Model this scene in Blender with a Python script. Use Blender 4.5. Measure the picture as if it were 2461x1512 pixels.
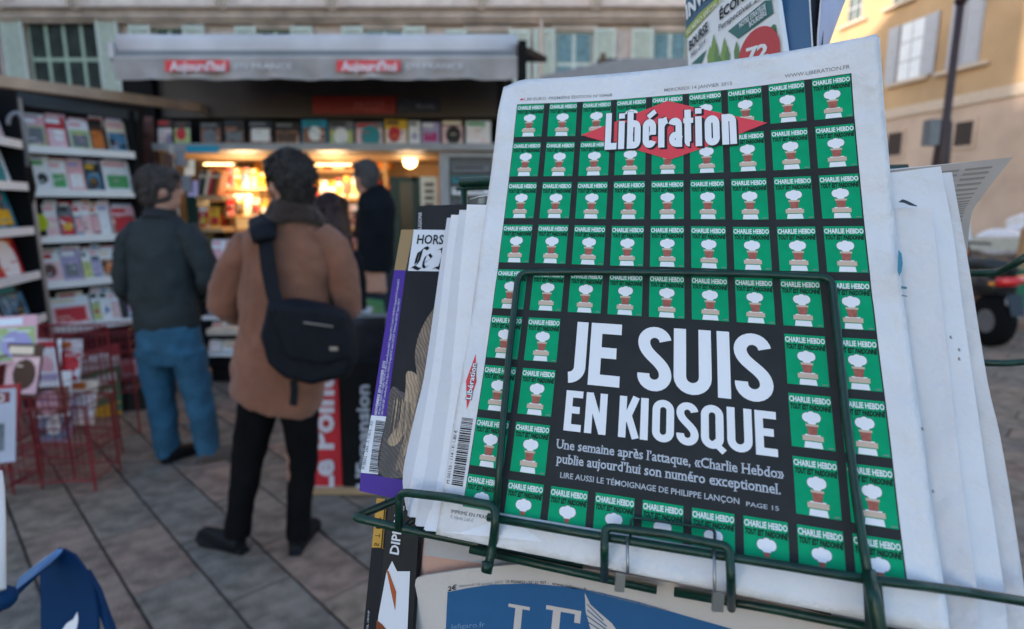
import bpy, bmesh, math, random
import numpy as np
from mathutils import Vector, Matrix
random.seed(11)
R = math.radians
sc = bpy.context.scene
for o in list(bpy.data.objects): bpy.data.objects.remove(o)

# ------------------------------------------------------------------ camera, sky, sun, exposure
F, CX, CY, H = 1440.0, 1230.0, 756.0, 1.54
PITCH = math.atan(261/1440)
CP, SP = math.cos(PITCH), math.sin(PITCH)
cd = bpy.data.cameras.new('camera'); cam = bpy.data.objects.new('camera', cd); sc.collection.objects.link(cam)
cam.location = (0, 0, H); cam.rotation_euler = (math.pi/2-PITCH, 0, 0)
cd.sensor_width = 36; cd.lens = 36*F/2460; cd.clip_start = .02; cd.clip_end = 400
cd.dof.use_dof = True; cd.dof.focus_distance = .445; cd.dof.aperture_fstop = 5.1
sc.camera = cam
w = bpy.data.worlds.new('World'); sc.world = w; w.use_nodes = True
nt = w.node_tree; sky = nt.nodes.new('ShaderNodeTexSky'); sky.sky_type = 'NISHITA'; sky.sun_disc = False
sky.sun_elevation = R(16); sky.sun_rotation = R(240); sky.air_density = 1.0; sky.dust_density = 1.2; sky.ozone_density = 1.7
nt.links.new(sky.outputs[0], nt.nodes['Background'].inputs[0]); nt.nodes['Background'].inputs[1].default_value = .15
sl = bpy.data.lights.new('sun', 'SUN'); sl.energy = 2.4; sl.angle = R(2); sl.color = (1, .90, .76)
so = bpy.data.objects.new('sun', sl); sc.collection.objects.link(so)
_a, _e = R(240), R(16)
sd = Vector((math.sin(_a)*math.cos(_e), math.cos(_a)*math.cos(_e), math.sin(_e)))
so.rotation_euler = sd.to_track_quat('Z', 'Y').to_euler(); so.location = (-6, -8, 9)
sc.view_settings.view_transform = 'Standard'; sc.view_settings.look = 'None'
sc.view_settings.gamma = 1; sc.view_settings.exposure = 1.65
sc.view_settings.use_curve_mapping = False

# ------------------------------------------------------------------ where a picture ray meets the place
def C(u, v, z):            # point at depth z along the view axis
    x = (u-CX)/F*z; y = (CY-v)/F*z
    return Vector((x, z*CP+y*SP, H-z*SP+y*CP))
def ray(u, v): return C(u, v, 1)-Vector((0, 0, H))
def P(u, v, Y):            # point on the vertical plane Y
    d = ray(u, v); return Vector((0, 0, H))+d*(Y/d.y)
def G(u, v, z=0.0):
    d = ray(u, v); return Vector((0, 0, H))+d*((z-H)/d.z)
class Plane:
    def __init__(s, p, n, facing=True):
        s.p = Vector(p); s.n = Vector(n).normalized()
        if s.n.dot(Vector((0, 0, H))-s.p) < 0: s.n = -s.n
    @staticmethod
    def three(a, b, c): return Plane(a, (b-a).cross(c-a))
    def at(s, u, v, off=0.0):
        o = Vector((0, 0, H)); d = ray(u, v); p = s.p+s.n*off
        return o+d*((p-o).dot(s.n)/d.dot(s.n))

# ------------------------------------------------------------------ materials
def lin(h):
    h = h.lstrip('#'); o = []
    for i in (0, 2, 4):
        c = int(h[i:i+2], 16)/255; o.append(c/12.92 if c <= .04045 else ((c+.055)/1.055)**2.4)
    return tuple(o)
MC = {}
def M(name, col, rough=.6, var=.12, scale=8, bump=0.0, bscale=60, metal=0, emit=0, spec=.4, coat=0, trans=0, ecol=None, sheen=0, obj=True):
    if name in MC: return MC[name]
    m = bpy.data.materials.new(name); MC[name] = m; m.use_nodes = True; t = m.node_tree; b = t.nodes['Principled BSDF']
    if isinstance(col, str): col = lin(col)
    tc = t.nodes.new('ShaderNodeTexCoord')
    n = t.nodes.new('ShaderNodeTexNoise'); n.inputs['Scale'].default_value = scale; n.inputs['Detail'].default_value = 6
    t.links.new(tc.outputs['Object'], n.inputs['Vector'])
    mr = t.nodes.new('ShaderNodeMapRange'); mr.inputs[3].default_value = 1-var; mr.inputs[4].default_value = 1+var
    mr.inputs[1].default_value = .3; mr.inputs[2].default_value = .7
    t.links.new(n.outputs['Fac'], mr.inputs[0])
    mx = t.nodes.new('ShaderNodeVectorMath'); mx.operation = 'SCALE'; mx.inputs[0].default_value = col
    t.links.new(mr.outputs[0], mx.inputs['Scale']); t.links.new(mx.outputs[0], b.inputs['Base Color'])
    b.inputs['Roughness'].default_value = rough; b.inputs['Metallic'].default_value = metal
    b.inputs['Specular IOR Level'].default_value = spec; b.inputs['Coat Weight'].default_value = coat
    if sheen: b.inputs['Sheen Weight'].default_value = sheen
    if trans: b.inputs['Transmission Weight'].default_value = trans
    if emit:
        b.inputs['Emission Color'].default_value = (*(ecol or col), 1); b.inputs['Emission Strength'].default_value = emit
    if bump:
        n2 = t.nodes.new('ShaderNodeTexNoise'); n2.inputs['Scale'].default_value = bscale; n2.inputs['Detail'].default_value = 5
        t.links.new(tc.outputs['Object'], n2.inputs['Vector'])
        bp = t.nodes.new('ShaderNodeBump'); bp.inputs['Strength'].default_value = bump; bp.inputs['Distance'].default_value = .024 if name.startswith('newsprint') else .01
        t.links.new(n2.outputs['Fac'], bp.inputs['Height']); t.links.new(bp.outputs[0], b.inputs['Normal'])
    return m
def cm(h, rough=.5, **k): return M('print_'+h.lstrip('#'), h, rough, var=k.pop('var', .05), **k)
PAPER = M('newsprint', (.66, .66, .675), .85, spec=.15, var=.05, scale=18, bump=.45, bscale=28)
PAPER2 = M('newsprint_white', (.64, .65, .68), .85, spec=.15, var=.07, scale=10, bump=.55, bscale=16)
INK = M('ink_charcoal', (.030, .032, .034), .85, spec=.1, var=.10, scale=60)
GREEN = M('ink_green', (.004, .30, .135), .85, spec=.1, var=.07, scale=90)
WHITEP = M('paper_reversed_white', (.74, .75, .78), .8, var=.03)
BLK = M('ink_black', (.015, .015, .018), .8, spec=.1, var=.05)
GREYT = M('ink_grey', (.22, .22, .23), .8, var=.05)
RED = M('ink_red', (.66, .055, .075), .75, var=.05)
WIRE = M('green_lacquered_wire', (.001, .030, .019), .42, var=.4, spec=.4, coat=.1, scale=70, bump=.12, bscale=150)
STEEL = M('spring_steel', (.35, .36, .37), .35, metal=.9)

# ------------------------------------------------------------------ object helpers
def link(o): sc.collection.objects.link(o)
def tag(o, label, cat, group=None, kind=None):
    if label: o['label'] = label
    if cat: o['category'] = cat
    if group: o['group'] = group
    if kind: o['kind'] = kind
    return o
def thing(name, label, cat, base=(0, 0, 0), group=None):
    o = bpy.data.objects.new(name, None); link(o); o.location = base; o.empty_display_size = .1
    return tag(o, label, cat, group)
def base_of(p):
    b = Vector((0, 0, 0))
    while p: b = b+Vector(p.location); p = p.parent
    return b
class MB:
    def __init__(s): s.v = []; s.f = []; s.m = []; s.mats = []
    def mi(s, m):
        if m not in s.mats: s.mats.append(m)
        return s.mats.index(m)
    def add(s, vs, fs, m):
        o = len(s.v); s.v += [tuple(x) for x in vs]; k = s.mi(m)
        for f in fs: s.f.append([i+o for i in f]); s.m.append(k)
        return s
    def box(s, c, d, m, rot=None):
        c = Vector(c); h = Vector(d)/2; vs = []
        for x in (-1, 1):
            for y in (-1, 1):
                for z in (-1, 1):
                    p = Vector((x*h.x, y*h.y, z*h.z))
                    if rot is not None: p = rot @ p
                    vs.append(c+p)
        return s.add(vs, [(0, 1, 3, 2), (4, 6, 7, 5), (0, 4, 5, 1), (2, 3, 7, 6), (0, 2, 6, 4), (1, 5, 7, 3)], m)
    def bb(s, a, b, m):
        a, b = Vector(a), Vector(b); return s.box((a+b)/2, (abs(b.x-a.x), abs(b.y-a.y), abs(b.z-a.z)), m)
    def slab(s, pts, n, th, m):      # polygon extruded by -n*th (front face at pts)
        k = len(pts); n = Vector(n).normalized(); q = [Vector(p)-n*th for p in pts]
        fs = [tuple(range(k)), tuple(range(2*k-1, k-1, -1))]+[(i, i+k, (i+1) % k+k, (i+1) % k) for i in range(k)]
        return s.add([Vector(p) for p in pts]+q, fs, m)
    def tube(s, pts, r, m, n=8, closed=False, cap=True):
        pts = [Vector(p) for p in pts]; k = len(pts); vs = []; up = None
        rr = r if isinstance(r, (list, tuple)) else [r]*k
        for i, p in enumerate(pts):
            a = pts[i-1] if (i > 0 or closed) else p; b = pts[(i+1) % k] if (i < k-1 or closed) else p
            t = (b-a).normalized()
            if up is None:
                up = Vector((0, 0, 1)) if abs(t.z) < .9 else Vector((1, 0, 0))
            up = (up-t*up.dot(t)).normalized(); sd_ = t.cross(up)
            for j in range(n):
                g = 2*math.pi*j/n; vs.append(p+(up*math.cos(g)+sd_*math.sin(g))*rr[i])
        fs = []
        for i in range(k if closed else k-1):
            for j in range(n):
                a = i*n+j; b = i*n+(j+1) % n; c = ((i+1) % k)*n+(j+1) % n; d = ((i+1) % k)*n+j
                fs.append((a, b, c, d))
        if cap and not closed: fs += [tuple(range(n-1, -1, -1)), tuple(range((k-1)*n, k*n))]
        return s.add(vs, fs, m)
    def loft(s, secs, m, n=16):      # secs: (point, rx, ry, tangent or None)
        vs = []; k = len(secs)
        for i, q in enumerate(secs):
            p = Vector(q[0]); a = Vector(secs[max(i-1, 0)][0]); b = Vector(secs[min(i+1, k-1)][0]); t = (b-a).normalized()
            if len(q) > 3 and q[3] is not None: t = Vector(q[3])
            x = Vector((1, 0, 0)) if abs(t.x) < .8 else Vector((0, 0, 1))
            x = (x-t*x.dot(t)).normalized(); y = t.cross(x)
            for j in range(n):
                g = 2*math.pi*j/n; vs.append(p+x*math.cos(g)*q[1]+y*math.sin(g)*q[2])
        fs = [tuple(range(n-1, -1, -1)), tuple(range((k-1)*n, k*n))]
        for i in range(k-1):
            for j in range(n): fs.append((i*n+j, i*n+(j+1) % n, (i+1)*n+(j+1) % n, (i+1)*n+j))
        return s.add(vs, fs, m)
    def ball(s, c, r, m, n=12, rot=None):
        c = Vector(c); r = Vector(r) if not isinstance(r, (int, float)) else Vector((r, r, r)); vs = []; fs = []
        k = n//2
        for i in range(k+1):
            a = math.pi*i/k
            for j in range(n):
                g = 2*math.pi*j/n; p = Vector((math.sin(a)*math.cos(g)*r.x, math.sin(a)*math.sin(g)*r.y, math.cos(a)*r.z))
                if rot is not None: p = rot @ p
                vs.append(c+p)
        for i in range(k):
            for j in range(n): fs.append((i*n+j, (i+1)*n+j, (i+1)*n+(j+1) % n, i*n+(j+1) % n))
        return s.add(vs, fs, m)
    def grid(s, rows, m):            # rows of 3D points
        ny = len(rows); nx = len(rows[0])
        return s.add([p for r in rows for p in r], [(j*nx+i, (j+1)*nx+i, (j+1)*nx+i+1, j*nx+i+1) for j in range(ny-1) for i in range(nx-1)], m)
    def build(s, name, parent=None, base=None, smooth=False, weld=False):
        b = base_of(parent) if parent else Vector(base or (0, 0, 0))
        me = bpy.data.meshes.new(name); me.from_pydata([(x-b.x, y-b.y, z-b.z) for x, y, z in s.v], [], s.f)
        for m in s.mats: me.materials.append(m)
        me.polygons.foreach_set('material_index', s.m)
        if smooth: me.polygons.foreach_set('use_smooth', [True]*len(s.f))
        if weld:
            bm = bmesh.new(); bm.from_mesh(me); bmesh.ops.remove_doubles(bm, verts=bm.verts, dist=1e-5); bmesh.ops.recalc_face_normals(bm, faces=bm.faces); bm.to_mesh(me); bm.free()
        me.update(); o = bpy.data.objects.new(name, me); link(o)
        if parent: o.parent = parent
        else: o.location = b
        return o
def bevel(o, wd=.004, seg=2):
    md = o.modifiers.new('bevel', 'BEVEL'); md.width = wd; md.segments = seg; md.limit_method = 'ANGLE'; return o
def part(name, parent, fn, **k):
    mb = MB(); fn(mb); return mb.build(name, parent, **k)

# ------------------------------------------------------------------ lettering
TC = {}
def text2d(body, bold=0.0, shear=0.0, res=2):
    key = (body, bold, shear)
    if key in TC: return TC[key]
    c = bpy.data.curves.new('t', 'FONT'); c.body = body; c.size = 1; c.offset = bold; c.shear = shear; c.resolution_u = res
    c.fill_mode = 'BOTH' if hasattr(c, 'fill_mode') else c.fill_mode
    o = bpy.data.objects.new('t', c); link(o); dg = bpy.context.evaluated_depsgraph_get(); me = bpy.data.meshes.new_from_object(o.evaluated_get(dg))
    v = [(a.co.x, a.co.y) for a in me.vertices]; f = [tuple(p.vertices) for p in me.polygons]
    bpy.data.objects.remove(o); bpy.data.curves.remove(c); bpy.data.meshes.remove(me)
    if v:
        x0 = min(a[0] for a in v); x1 = max(a[0] for a in v)
    else: x0, x1 = 0, 1
    r = ([((x-x0)/(x1-x0), y/.70) for x, y in v], f); TC[key] = r; return r   # x 0..1 over the whole width, y 1 = cap height
def serif(body, bold=.0):
    # slab feet added wherever an outline has a short horizontal end at a line the letters stand on or reach
    key = ('serif', body, bold)
    if key in TC: return TC[key]
    v, f = text2d(body, bold); v = list(v); f = list(f); cnt = {}
    for p in f:
        for a, b in zip(p, p[1:]+p[:1]): cnt[frozenset((a, b))] = cnt.get(frozenset((a, b)), 0)+1
    wx = 1/(len(body)*.62)     # about one letter width
    for e in [e for e, c in cnt.items() if c == 1 and len(e) == 2]:
        a, b = e; (x0, y0), (x1, y1) = v[a], v[b]
        if abs(y0-y1) < .02 and abs(x1-x0) < wx*.30 and (abs(y0) < .06 or .6 < y0 < .8 or .93 < y0 < 1.1 or y0 < -.2):
            lo, hi = min(x0, x1), max(x0, x1); n = len(v); dy = .07 if y0 < .3 else -.07
            v += [(lo-wx*.11, y0), (hi+wx*.11, y0), (hi+wx*.11, y0+dy), (lo-wx*.11, y0+dy)]; f.append((n, n+1, n+2, n+3))
    TC[key] = (v, f); return v, f
def put(mb, shp, mapf, m):
    v, f = shp; mb.add([mapf(x, y) for x, y in v], f, m)
def affine(O, E1, E2): return lambda x, y: O+(E1-O)*x+(E2-O)*y
def ptext(mb, pl, body, p0, p1, pu, m, off=.0006, bold=0.0, shear=0.0):
    O, A, B = pl.at(*p0, off), pl.at(*p1, off), pl.at(*pu, off)
    put(mb, text2d(body, bold, shear), affine(O, A, B), m)
def ppoly(mb, pl, pts, m, off=.0003):
    mb.add([pl.at(u, v, off) for u, v in pts], [tuple(range(len(pts)))], m)
def pdisc(mb, pl, c, ru, rv, m, off=.0003, n=24, a0=0, a1=2*math.pi):
    ppoly(mb, pl, [(c[0]+ru*math.cos(a0+(a1-a0)*i/n), c[1]+rv*math.sin(a0+(a1-a0)*i/n)) for i in range(n)], m, off)
# condensed poster letters made of pen strokes: a glyph is a list of strips of (left, right) point pairs in a w x h box
def strip(path, t, closed=False, ty=None):
    ty = ty or t; out = []; n = len(path)
    for i, (x, y) in enumerate(path):
        a = path[i-1] if (i > 0 or closed) else path[i]; b = path[(i+1) % n] if (i < n-1 or closed) else path[i]
        if i > 0 or closed:
            d1 = (x-a[0], y-a[1])
        else: d1 = (b[0]-x, b[1]-y)
        if i < n-1 or closed: d2 = (b[0]-x, b[1]-y)
        else: d2 = d1
        l1 = math.hypot(*d1) or 1; l2 = math.hypot(*d2) or 1; d1 = (d1[0]/l1, d1[1]/l1); d2 = (d2[0]/l2, d2[1]/l2)
        nx, ny = -(d1[1]+d2[1]), d1[0]+d2[0]; l = math.hypot(nx, ny) or 1; nx /= l; ny /= l
        k = 1/max(.5, nx*-d1[1]+ny*d1[0])
        out.append(((x+nx*k*t/2, y+ny*k*ty/2), (x-nx*k*t/2, y-ny*k*ty/2)))
    if closed: out.append(out[0])
    return out
def arc(cx, cy, rx, ry, a0, a1, n=10): return [(cx+rx*math.cos(R(a0+(a1-a0)*i/n)), cy+ry*math.sin(R(a0+(a1-a0)*i/n))) for i in range(n+1)]
def ln(x0, y0, x1, y1, n=6): return [(x0+(x1-x0)*i/n, y0+(y1-y0)*i/n) for i in range(n+1)]
def glyph(ch, w_, h, t):
    e = t/2; L, Rr, T_, B_ = e, w_-e, h-e, e; r = (w_-t)/2; rv = r*1.0
    o = []
    if ch in 'IJi l'.replace(' ', ''):
        if ch == 'I' or ch == 'l': return [strip(ln(w_/2, 0, w_/2, h), t)]
        if ch == 'i': return [strip(ln(w_/2, 0, w_/2, h), t), strip(ln(w_/2, h*1.09, w_/2, h*1.09+t*.8, 1), t)]
        q_ = max(w_-e-.06, .05); return [strip(ln(Rr, h, Rr, e+q_)+arc(Rr-q_, e+q_, q_, q_, 0, -88, 10)[1:], t)]
    if ch in 'EL':
        o = [strip(ln(L, 0, L, h), t), strip(ln(t*.98, B_, w_, B_), t)]
        if ch == 'E': o += [strip(ln(t*.98, T_, w_, T_), t), strip(ln(t*.98, h*.52, w_*.86, h*.52), t)]
        return o
    if ch == 'O': return [strip(arc(w_/2, T_-rv, r, rv, 0, 180)+arc(w_/2, B_+rv, r, rv, 180, 360), t, True)]
    if ch == 'Q': return glyph('O', w_, h, t)+[strip(ln(w_*.52, h*.17, w_*1.02, -h*.05), t*.8)]
    if ch == 'U': return [strip(ln(L, h, L, B_+rv)+arc(w_/2, B_+rv, r, rv, 180, 360)[1:]+ln(Rr, B_+rv, Rr, h)[1:], t)]
    if ch == 'N': return [strip(ln(L, 0, L, h), t), strip(ln(Rr, 0, Rr, h), t), strip(ln(L, h*.98, Rr, h*.02), t*.95)]
    if ch == 'K': return [strip(ln(L, 0, L, h), t), strip(ln(w_-e*.9, h, t*.9, h*.38), t*.95), strip(ln(w_*.45, h*.55, w_-e*.8, 0), t*.95)]
    if ch == 'S':
        up = arc(w_/2, T_-rv, r, rv, 8, 180, 12); ys = T_-rv; yb = B_+rv
        mid = []
        for i in range(1, 13):
            q = i/13; a = (1-q)**3; b = 3*(1-q)**2*q; c = 3*(1-q)*q*q; d = q**3
            mid.append((L*a+L*b+Rr*c+Rr*d, ys*a+(ys-h*.22)*b+(yb+h*.22)*c+yb*d))
        lo = [(x, y) for x, y in arc(w_/2, yb, r, rv, 0, -188, 12)]
        return [strip(up+mid+lo, t)]
    if ch == 'b': return [strip(ln(L, 0, L, h*1.32), t), strip(ln(L, h*.3, L, T_-r*1.1, 2)+arc(w_/2, T_-r*1.1, r, r*1.1, 180, 0)[1:]+arc(w_/2, B_+r*1.1, r, r*1.1, 0, -180), t*.98)]
    if ch == 'e' or ch == 'é':
        o = [strip(ln(t*.9, h*.50, w_-t*.9, h*.50, 2), t*.55), strip([(Rr, h*.46)]+arc(w_/2, T_-r*1.1, r, r*1.1, 0, 180)+arc(w_/2, B_+r*1.1, r, r*1.1, 180, 350), t)]
        if ch == 'é': o.append(strip(ln(w_*.4, h*1.07, w_*.95, h*1.27, 2), t*.75))
        return o
    if ch == 'r': return [strip(ln(L, 0, L, h), t), strip(arc(w_*1.05, h*.60, w_*.75, h*.34, 165, 95, 5), t)]
    if ch == 'n': return [strip(ln(L, 0, L, h), t), strip(ln(L, h*.6, L, T_-r, 1)+arc(w_/2, T_-r, r, r, 180, 0)[1:]+ln(Rr, T_-r, Rr, 0)[1:], t*.98)]
    if ch == 'a': return [strip(arc(w_/2, T_-r, r, r, 170, 0)+ln(Rr, T_-r, Rr, 0)[1:], t), strip(arc(w_/2+r*.1, h*.27, r, h*.27-e, 60, 360, 12)+[(Rr, h*.27)], t*.9)]
    if ch == 't': return [strip(ln(w_*.45, h*1.25, w_*.45, B_+r*.8, 4)+arc(w_*.45+r, B_+r*.8, r, r*.8, 180, 275, 6)[1:], t), strip(ln(0, T_, w_, T_, 2), t*.7)]
    if ch == 'o': return glyph('O', w_, h, t)
    return []

# ================================================================== THE PLACE
# ------------------------------------------------------------------ paving: long slabs laid on the diagonal in running bond
d1 = Vector((-1483, 1463.5, 0)).normalized(); d2 = Vector((1440, 1463.5, 0)).normalized()
GROUND = M('old_asphalt_joint', (.05, .043, .036), .95, var=.3, scale=20)
mb = MB(); mb.grid([[(x, y, -.012) for x in (-60, -20, -8, 0, 8, 20, 60)] for y in (80, 30, 12, 4, -4, -20)], GROUND)
ground = mb.build('ground'); tag(ground, None, None, kind='structure')
STONE = [M('paving_stone_%s' % n, c, .85, var=.42, scale=13, bump=1.0, bscale=70) for n, c in (('grey', (.200, .158, .120)), ('warm', (.222, .166, .122)), ('cool', (.178, .148, .120)), ('rosy', (.236, .162, .122)))]
SW, SL, TH = .256, .572, .05
slab_me = []
for q in range(4):
    bm = bmesh.new(); bmesh.ops.create_cube(bm, size=1); bmesh.ops.scale(bm, vec=(SL-.008, SW-.011, TH), verts=bm.verts)
    bmesh.ops.bevel(bm, geom=[e for e in bm.edges if all(v.co.z > 0 for v in e.verts)], offset=.004, segments=1, affect='EDGES')
    me = bpy.data.meshes.new('paving_slab'); bm.to_mesh(me); bm.free(); me.materials.append(STONE[q]); slab_me.append(me)
pave = bpy.data.objects.new('pavement', None); link(pave); tag(pave, None, None, kind='structure')
ang = math.atan2(d1.y, d1.x); cand = []
for k in range(-14, 60):
    off = 2.863 if k % 2 == 0 else 2.598
    for j in range(-30, 40):
        a = off-.286+SL*j; b = .216+SW*(k+.5)-0*SW
        p = d1*a+d2*b
        cand.append((p.x, p.y, k, j))
near = []; far = []
for x, y, k, j in cand:
    inview = (1.75 < y < 4.9 and -.86*y-.5 < x < .1)
    inview2 = (y > 2.2 and .80*y-.25 < x < .9*y+.5)
    (near if (inview or (inview2 and y < 6.5)) else far).append((x, y, k, j))
near = near[:300]
rng = random.Random(5)
for x, y, k, j in near:
    o = bpy.data.objects.new('paving_slab', rng.choice(slab_me)); link(o); o.parent = pave
    o.location = (x, y, -TH/2+rng.uniform(-.0035, .0035)); o.rotation_euler = (rng.uniform(-.004, .004), rng.uniform(-.004, .004), ang)
mbf = MB(); rz = Matrix.Rotation(ang, 3, 'Z')
for x, y, k, j in far:
    if 0 < y < 16 and -9 < x < 14: mbf.box((x, y, -TH/2+rng.uniform(-.003, .003)), (SL-.01, SW-.01, TH), rng.choice(STONE), rz)
fs = mbf.build('distant_paving', pave); tag(fs, None, None, kind='stuff')

# ------------------------------------------------------------------ pale stone building behind the kiosk
FY = 17.0
def fx(u): return P(u, 300, FY).x
def fz(v): return P(1230, v, FY).z
ST = [M('facade_stone_%s' % n, c, .9, var=.14, scale=3, bump=.3, bscale=25) for n, c in (('pink', (.76, .62, .56)), ('pale', (.82, .70, .63)), ('buff', (.68, .54, .46)))]
STD = M('facade_moulding', (.56, .43, .35), .9, var=.3, scale=2, bump=.4, bscale=9)
SHUT = M('pale_green_shutter_paint', (.64, .68, .60), .6, var=.10)
SHUTD = M('green_window_frame_paint', (.42, .52, .40), .5, var=.10)
GLASS = M('dark_window_glass', (.03, .04, .035), .5, var=.6, spec=.25, scale=3)
GLASSB = M('pale_window_glass', (.16, .27, .30), .4, var=.3, spec=.3)
bld = thing('stone_building', 'pale pink stone building with green shutters behind the kiosk', 'building', (0, FY, 0))
zt = fz(-60)
part('wall', bld, lambda m: m.bb((-17, FY+.05, 0), (6.5, FY+6, 16), ST[0]))
wins = [  # u0,u1,vtop,vbottom, glass
 (100, 265, 40, 190, 0), (640, 715, 73, 190, 0), (888, 976, 73, 190, 1), (1128, 1220, 80, 190, 1), (395, 465, 70, 190, 0), (1332, 1418, 78, 175, 1), (-150, -60, 60, 190, 0), (1560, 1640, 78, 175, 1)]
def hit(u0, u1, z0, z1):
    for a, b, vt, vb, _ in wins:
        A, B = fx(a)-.55, fx(b)+.55
        if u1 > A and u0 < B and z1 > fz(vb)-.3 and z0 < fz(vt)+.12: return True
    return False
rows = []; z = 1.0
mo_z = (fz(44), fz(22), fz(2))
course = .36
bx = {}
def block(x0, x1, z0, z1, m):
    key = (round(x1-x0, 2), round(z1-z0, 2), m.name)
    if key not in bx:
        bm = bmesh.new(); bmesh.ops.create_cube(bm, size=1); bmesh.ops.scale(bm, vec=(x1-x0-.03, .12, z1-z0-.03), verts=bm.verts)
        bmesh.ops.bevel(bm, geom=[e for e in bm.edges if all(v.co.y < 0 for v in e.verts)], offset=.02, segments=1, affect='EDGES')
        me = bpy.data.meshes.new('stone_block'); bm.to_mesh(me); bm.free(); me.materials.append(m); bx[key] = me
    o = bpy.data.objects.new('stone_block', bx[key]); link(o); o.parent = bld; o.location = ((x0+x1)/2, .02, (z0+z1)/2)
nb = 0
rb = random.Random(3); z = fz(60)-.36*6; r_ = 0
while z < fz(60)-.02:
    x = -15.5+(r_ % 2)*.55
    while x < 5.5:
        if not hit(x, x+1.1, z, z+.36) : block(x, x+1.1, z, z+.36, ST[rb.choice((0, 0, 1, 1, 2))]); nb += 1
        x += 1.1
    z += .36; r_ += 1
def mould(m, v0, v1, d, mat): m.bb((-17, FY-d, fz(v1)), (6.6, FY+.1, fz(v0)), mat)
part('string_course', bld, lambda m: mould(m, 52, 60, .20, STD))
part('cornice', bld, lambda m: (mould(m, 30, 51.5, .28, STD), mould(m, 22, 29.5, .42, ST[2])))
part('upper_wall', bld, lambda m: mould(m, -60, 21, .05, ST[0]))
for u in (235, 570, 820, 1160, 1420, 60):
    part('bracket', bld, lambda m: m.loft([((fx(u), FY-.15, fz(34)), .08, .10), ((fx(u), FY-.35, fz(22)), .16, .14), ((fx(u), FY-.45, fz(0)), .22, .2), ((fx(u), FY-.45, fz(-12)), .24, .2)], ST[1], 8), smooth=True)
def shutter(x0, x1, z0, z1, y):
    def f(m):
        m.bb((x0, y, z0), (x1, y+.04, z1), SHUT)
        n = int((z1-z0)/.07)
        for i in range(n): m.box(((x0+x1)/2, y-.012, z0+.06+i*(z1-z0-.1)/n), (x1-x0-.12, .008, .045), SHUT, Matrix.Rotation(.6, 3, 'X'))
        for xx in (x0+.03, x1-.03): m.box((xx, y-.015, (z0+z1)/2), (.06, .03, z1-z0), SHUT)
    part('shutter', bld, f)
for a, b, vt, vb, pale in wins:
    x0, x1, z0, z1 = fx(a), fx(b), fz(vb)-.6, fz(vt)
    wf = part('window', bld, lambda m: (m.bb((x0, FY-.03, z0), (x1, FY+.02, z1), SHUTD if not pale else SHUT)))
    n = 4 if a == 100 else 2; ww = (x1-x0)/n
    for i in range(n):
        k = 2 if a == 100 else 2
        for j in range(k):
            hh = (z1-z0)/k
            part('pane', wf, lambda m: m.bb((x0+ww*i+.05, FY-.045, z0+hh*j+.05), (x0+ww*(i+1)-.05, FY-.034, z0+hh*(j+1)-.05), GLASSB if pale else GLASS))
    part('lintel', bld, lambda m: m.bb((x0-.12, FY-.12, z1), (x1+.12, FY+.05, z1+.16), STD))
    sw = .56
    shutter(x0-sw-.03, x0-.03, z0, z1+.05, FY-.18); shutter(x1+.03, x1+.03+sw, z0, z1+.05, FY-.18)
shade_house = thing('added_shade_house', 'unseen long pale house added behind the camera on the left to shade the kiosk', 'building', (-24, -14, 0))  # unseen house added and sized to keep the low sun off the square
hx = Vector((math.sin(R(240)), math.cos(R(240)), 0)); hy = Vector((-hx.y, hx.x, 0)); hrot = Matrix.Rotation(math.atan2(hy.y, hy.x), 3, 'Z')
def hbox(m, a0, a1, dd0, dd1, z0, z1, mt): m.box(hx*((dd0+dd1)/2)+hy*((a0+a1)/2)+Vector((0, 0, (z0+z1)/2)), (a1-a0, dd1-dd0, z1-z0), mt, hrot)
HA = -1 if hy.x < 0 else 1      # the end towards the stone facade
ends = sorted((-30*(1 if hy.y < 0 else -1), 8*(1 if hy.y < 0 else -1)))
part('wall', shade_house, lambda m: hbox(m, ends[0], ends[1], 27, 34, 0, 21.5, ST[1]))
part('cornice', shade_house, lambda m: hbox(m, ends[0]-.4, ends[1]+.4, 26.5, 34.4, 21.5, 22.1, ST[2]))
for iy in range(6):
    for iz in range(3): part('window', shade_house, lambda m: hbox(m, ends[0]+2+iy*6, ends[0]+3.4+iy*6, 26.93, 27.05, 3+iz*5.4, 5.6+iz*5.4, GLASS))
dp = thing('downpipe', 'dark brown downpipe on the pale stone wall at the far left', 'pipe', (fx(30), FY-.25, 2))
PIPE = M('brown_pipe_paint', (.035, .018, .022), .5)
part('pipe', dp, lambda m: m.tube([(fx(30), FY-.25, 1.0), (fx(30), FY-.25, zt+1)], .07, PIPE, 10), smooth=True)
for v in (20, 110): part('pipe_bracket', dp, lambda m: m.tube([(fx(30), FY-.25, fz(v)), (fx(30), FY-.25, fz(v)+.12)], .10, PIPE, 10))
dp2 = thing('downpipe', 'thin pale downpipe on the stone wall above the kiosk roof', 'pipe', (fx(1298), FY-.2, 2))
part('pipe', dp2, lambda m: m.tube([(fx(1298), FY-.2, 3), (fx(1298), FY-.2, zt+1)], .05, ST[2], 8), smooth=True)

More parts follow.
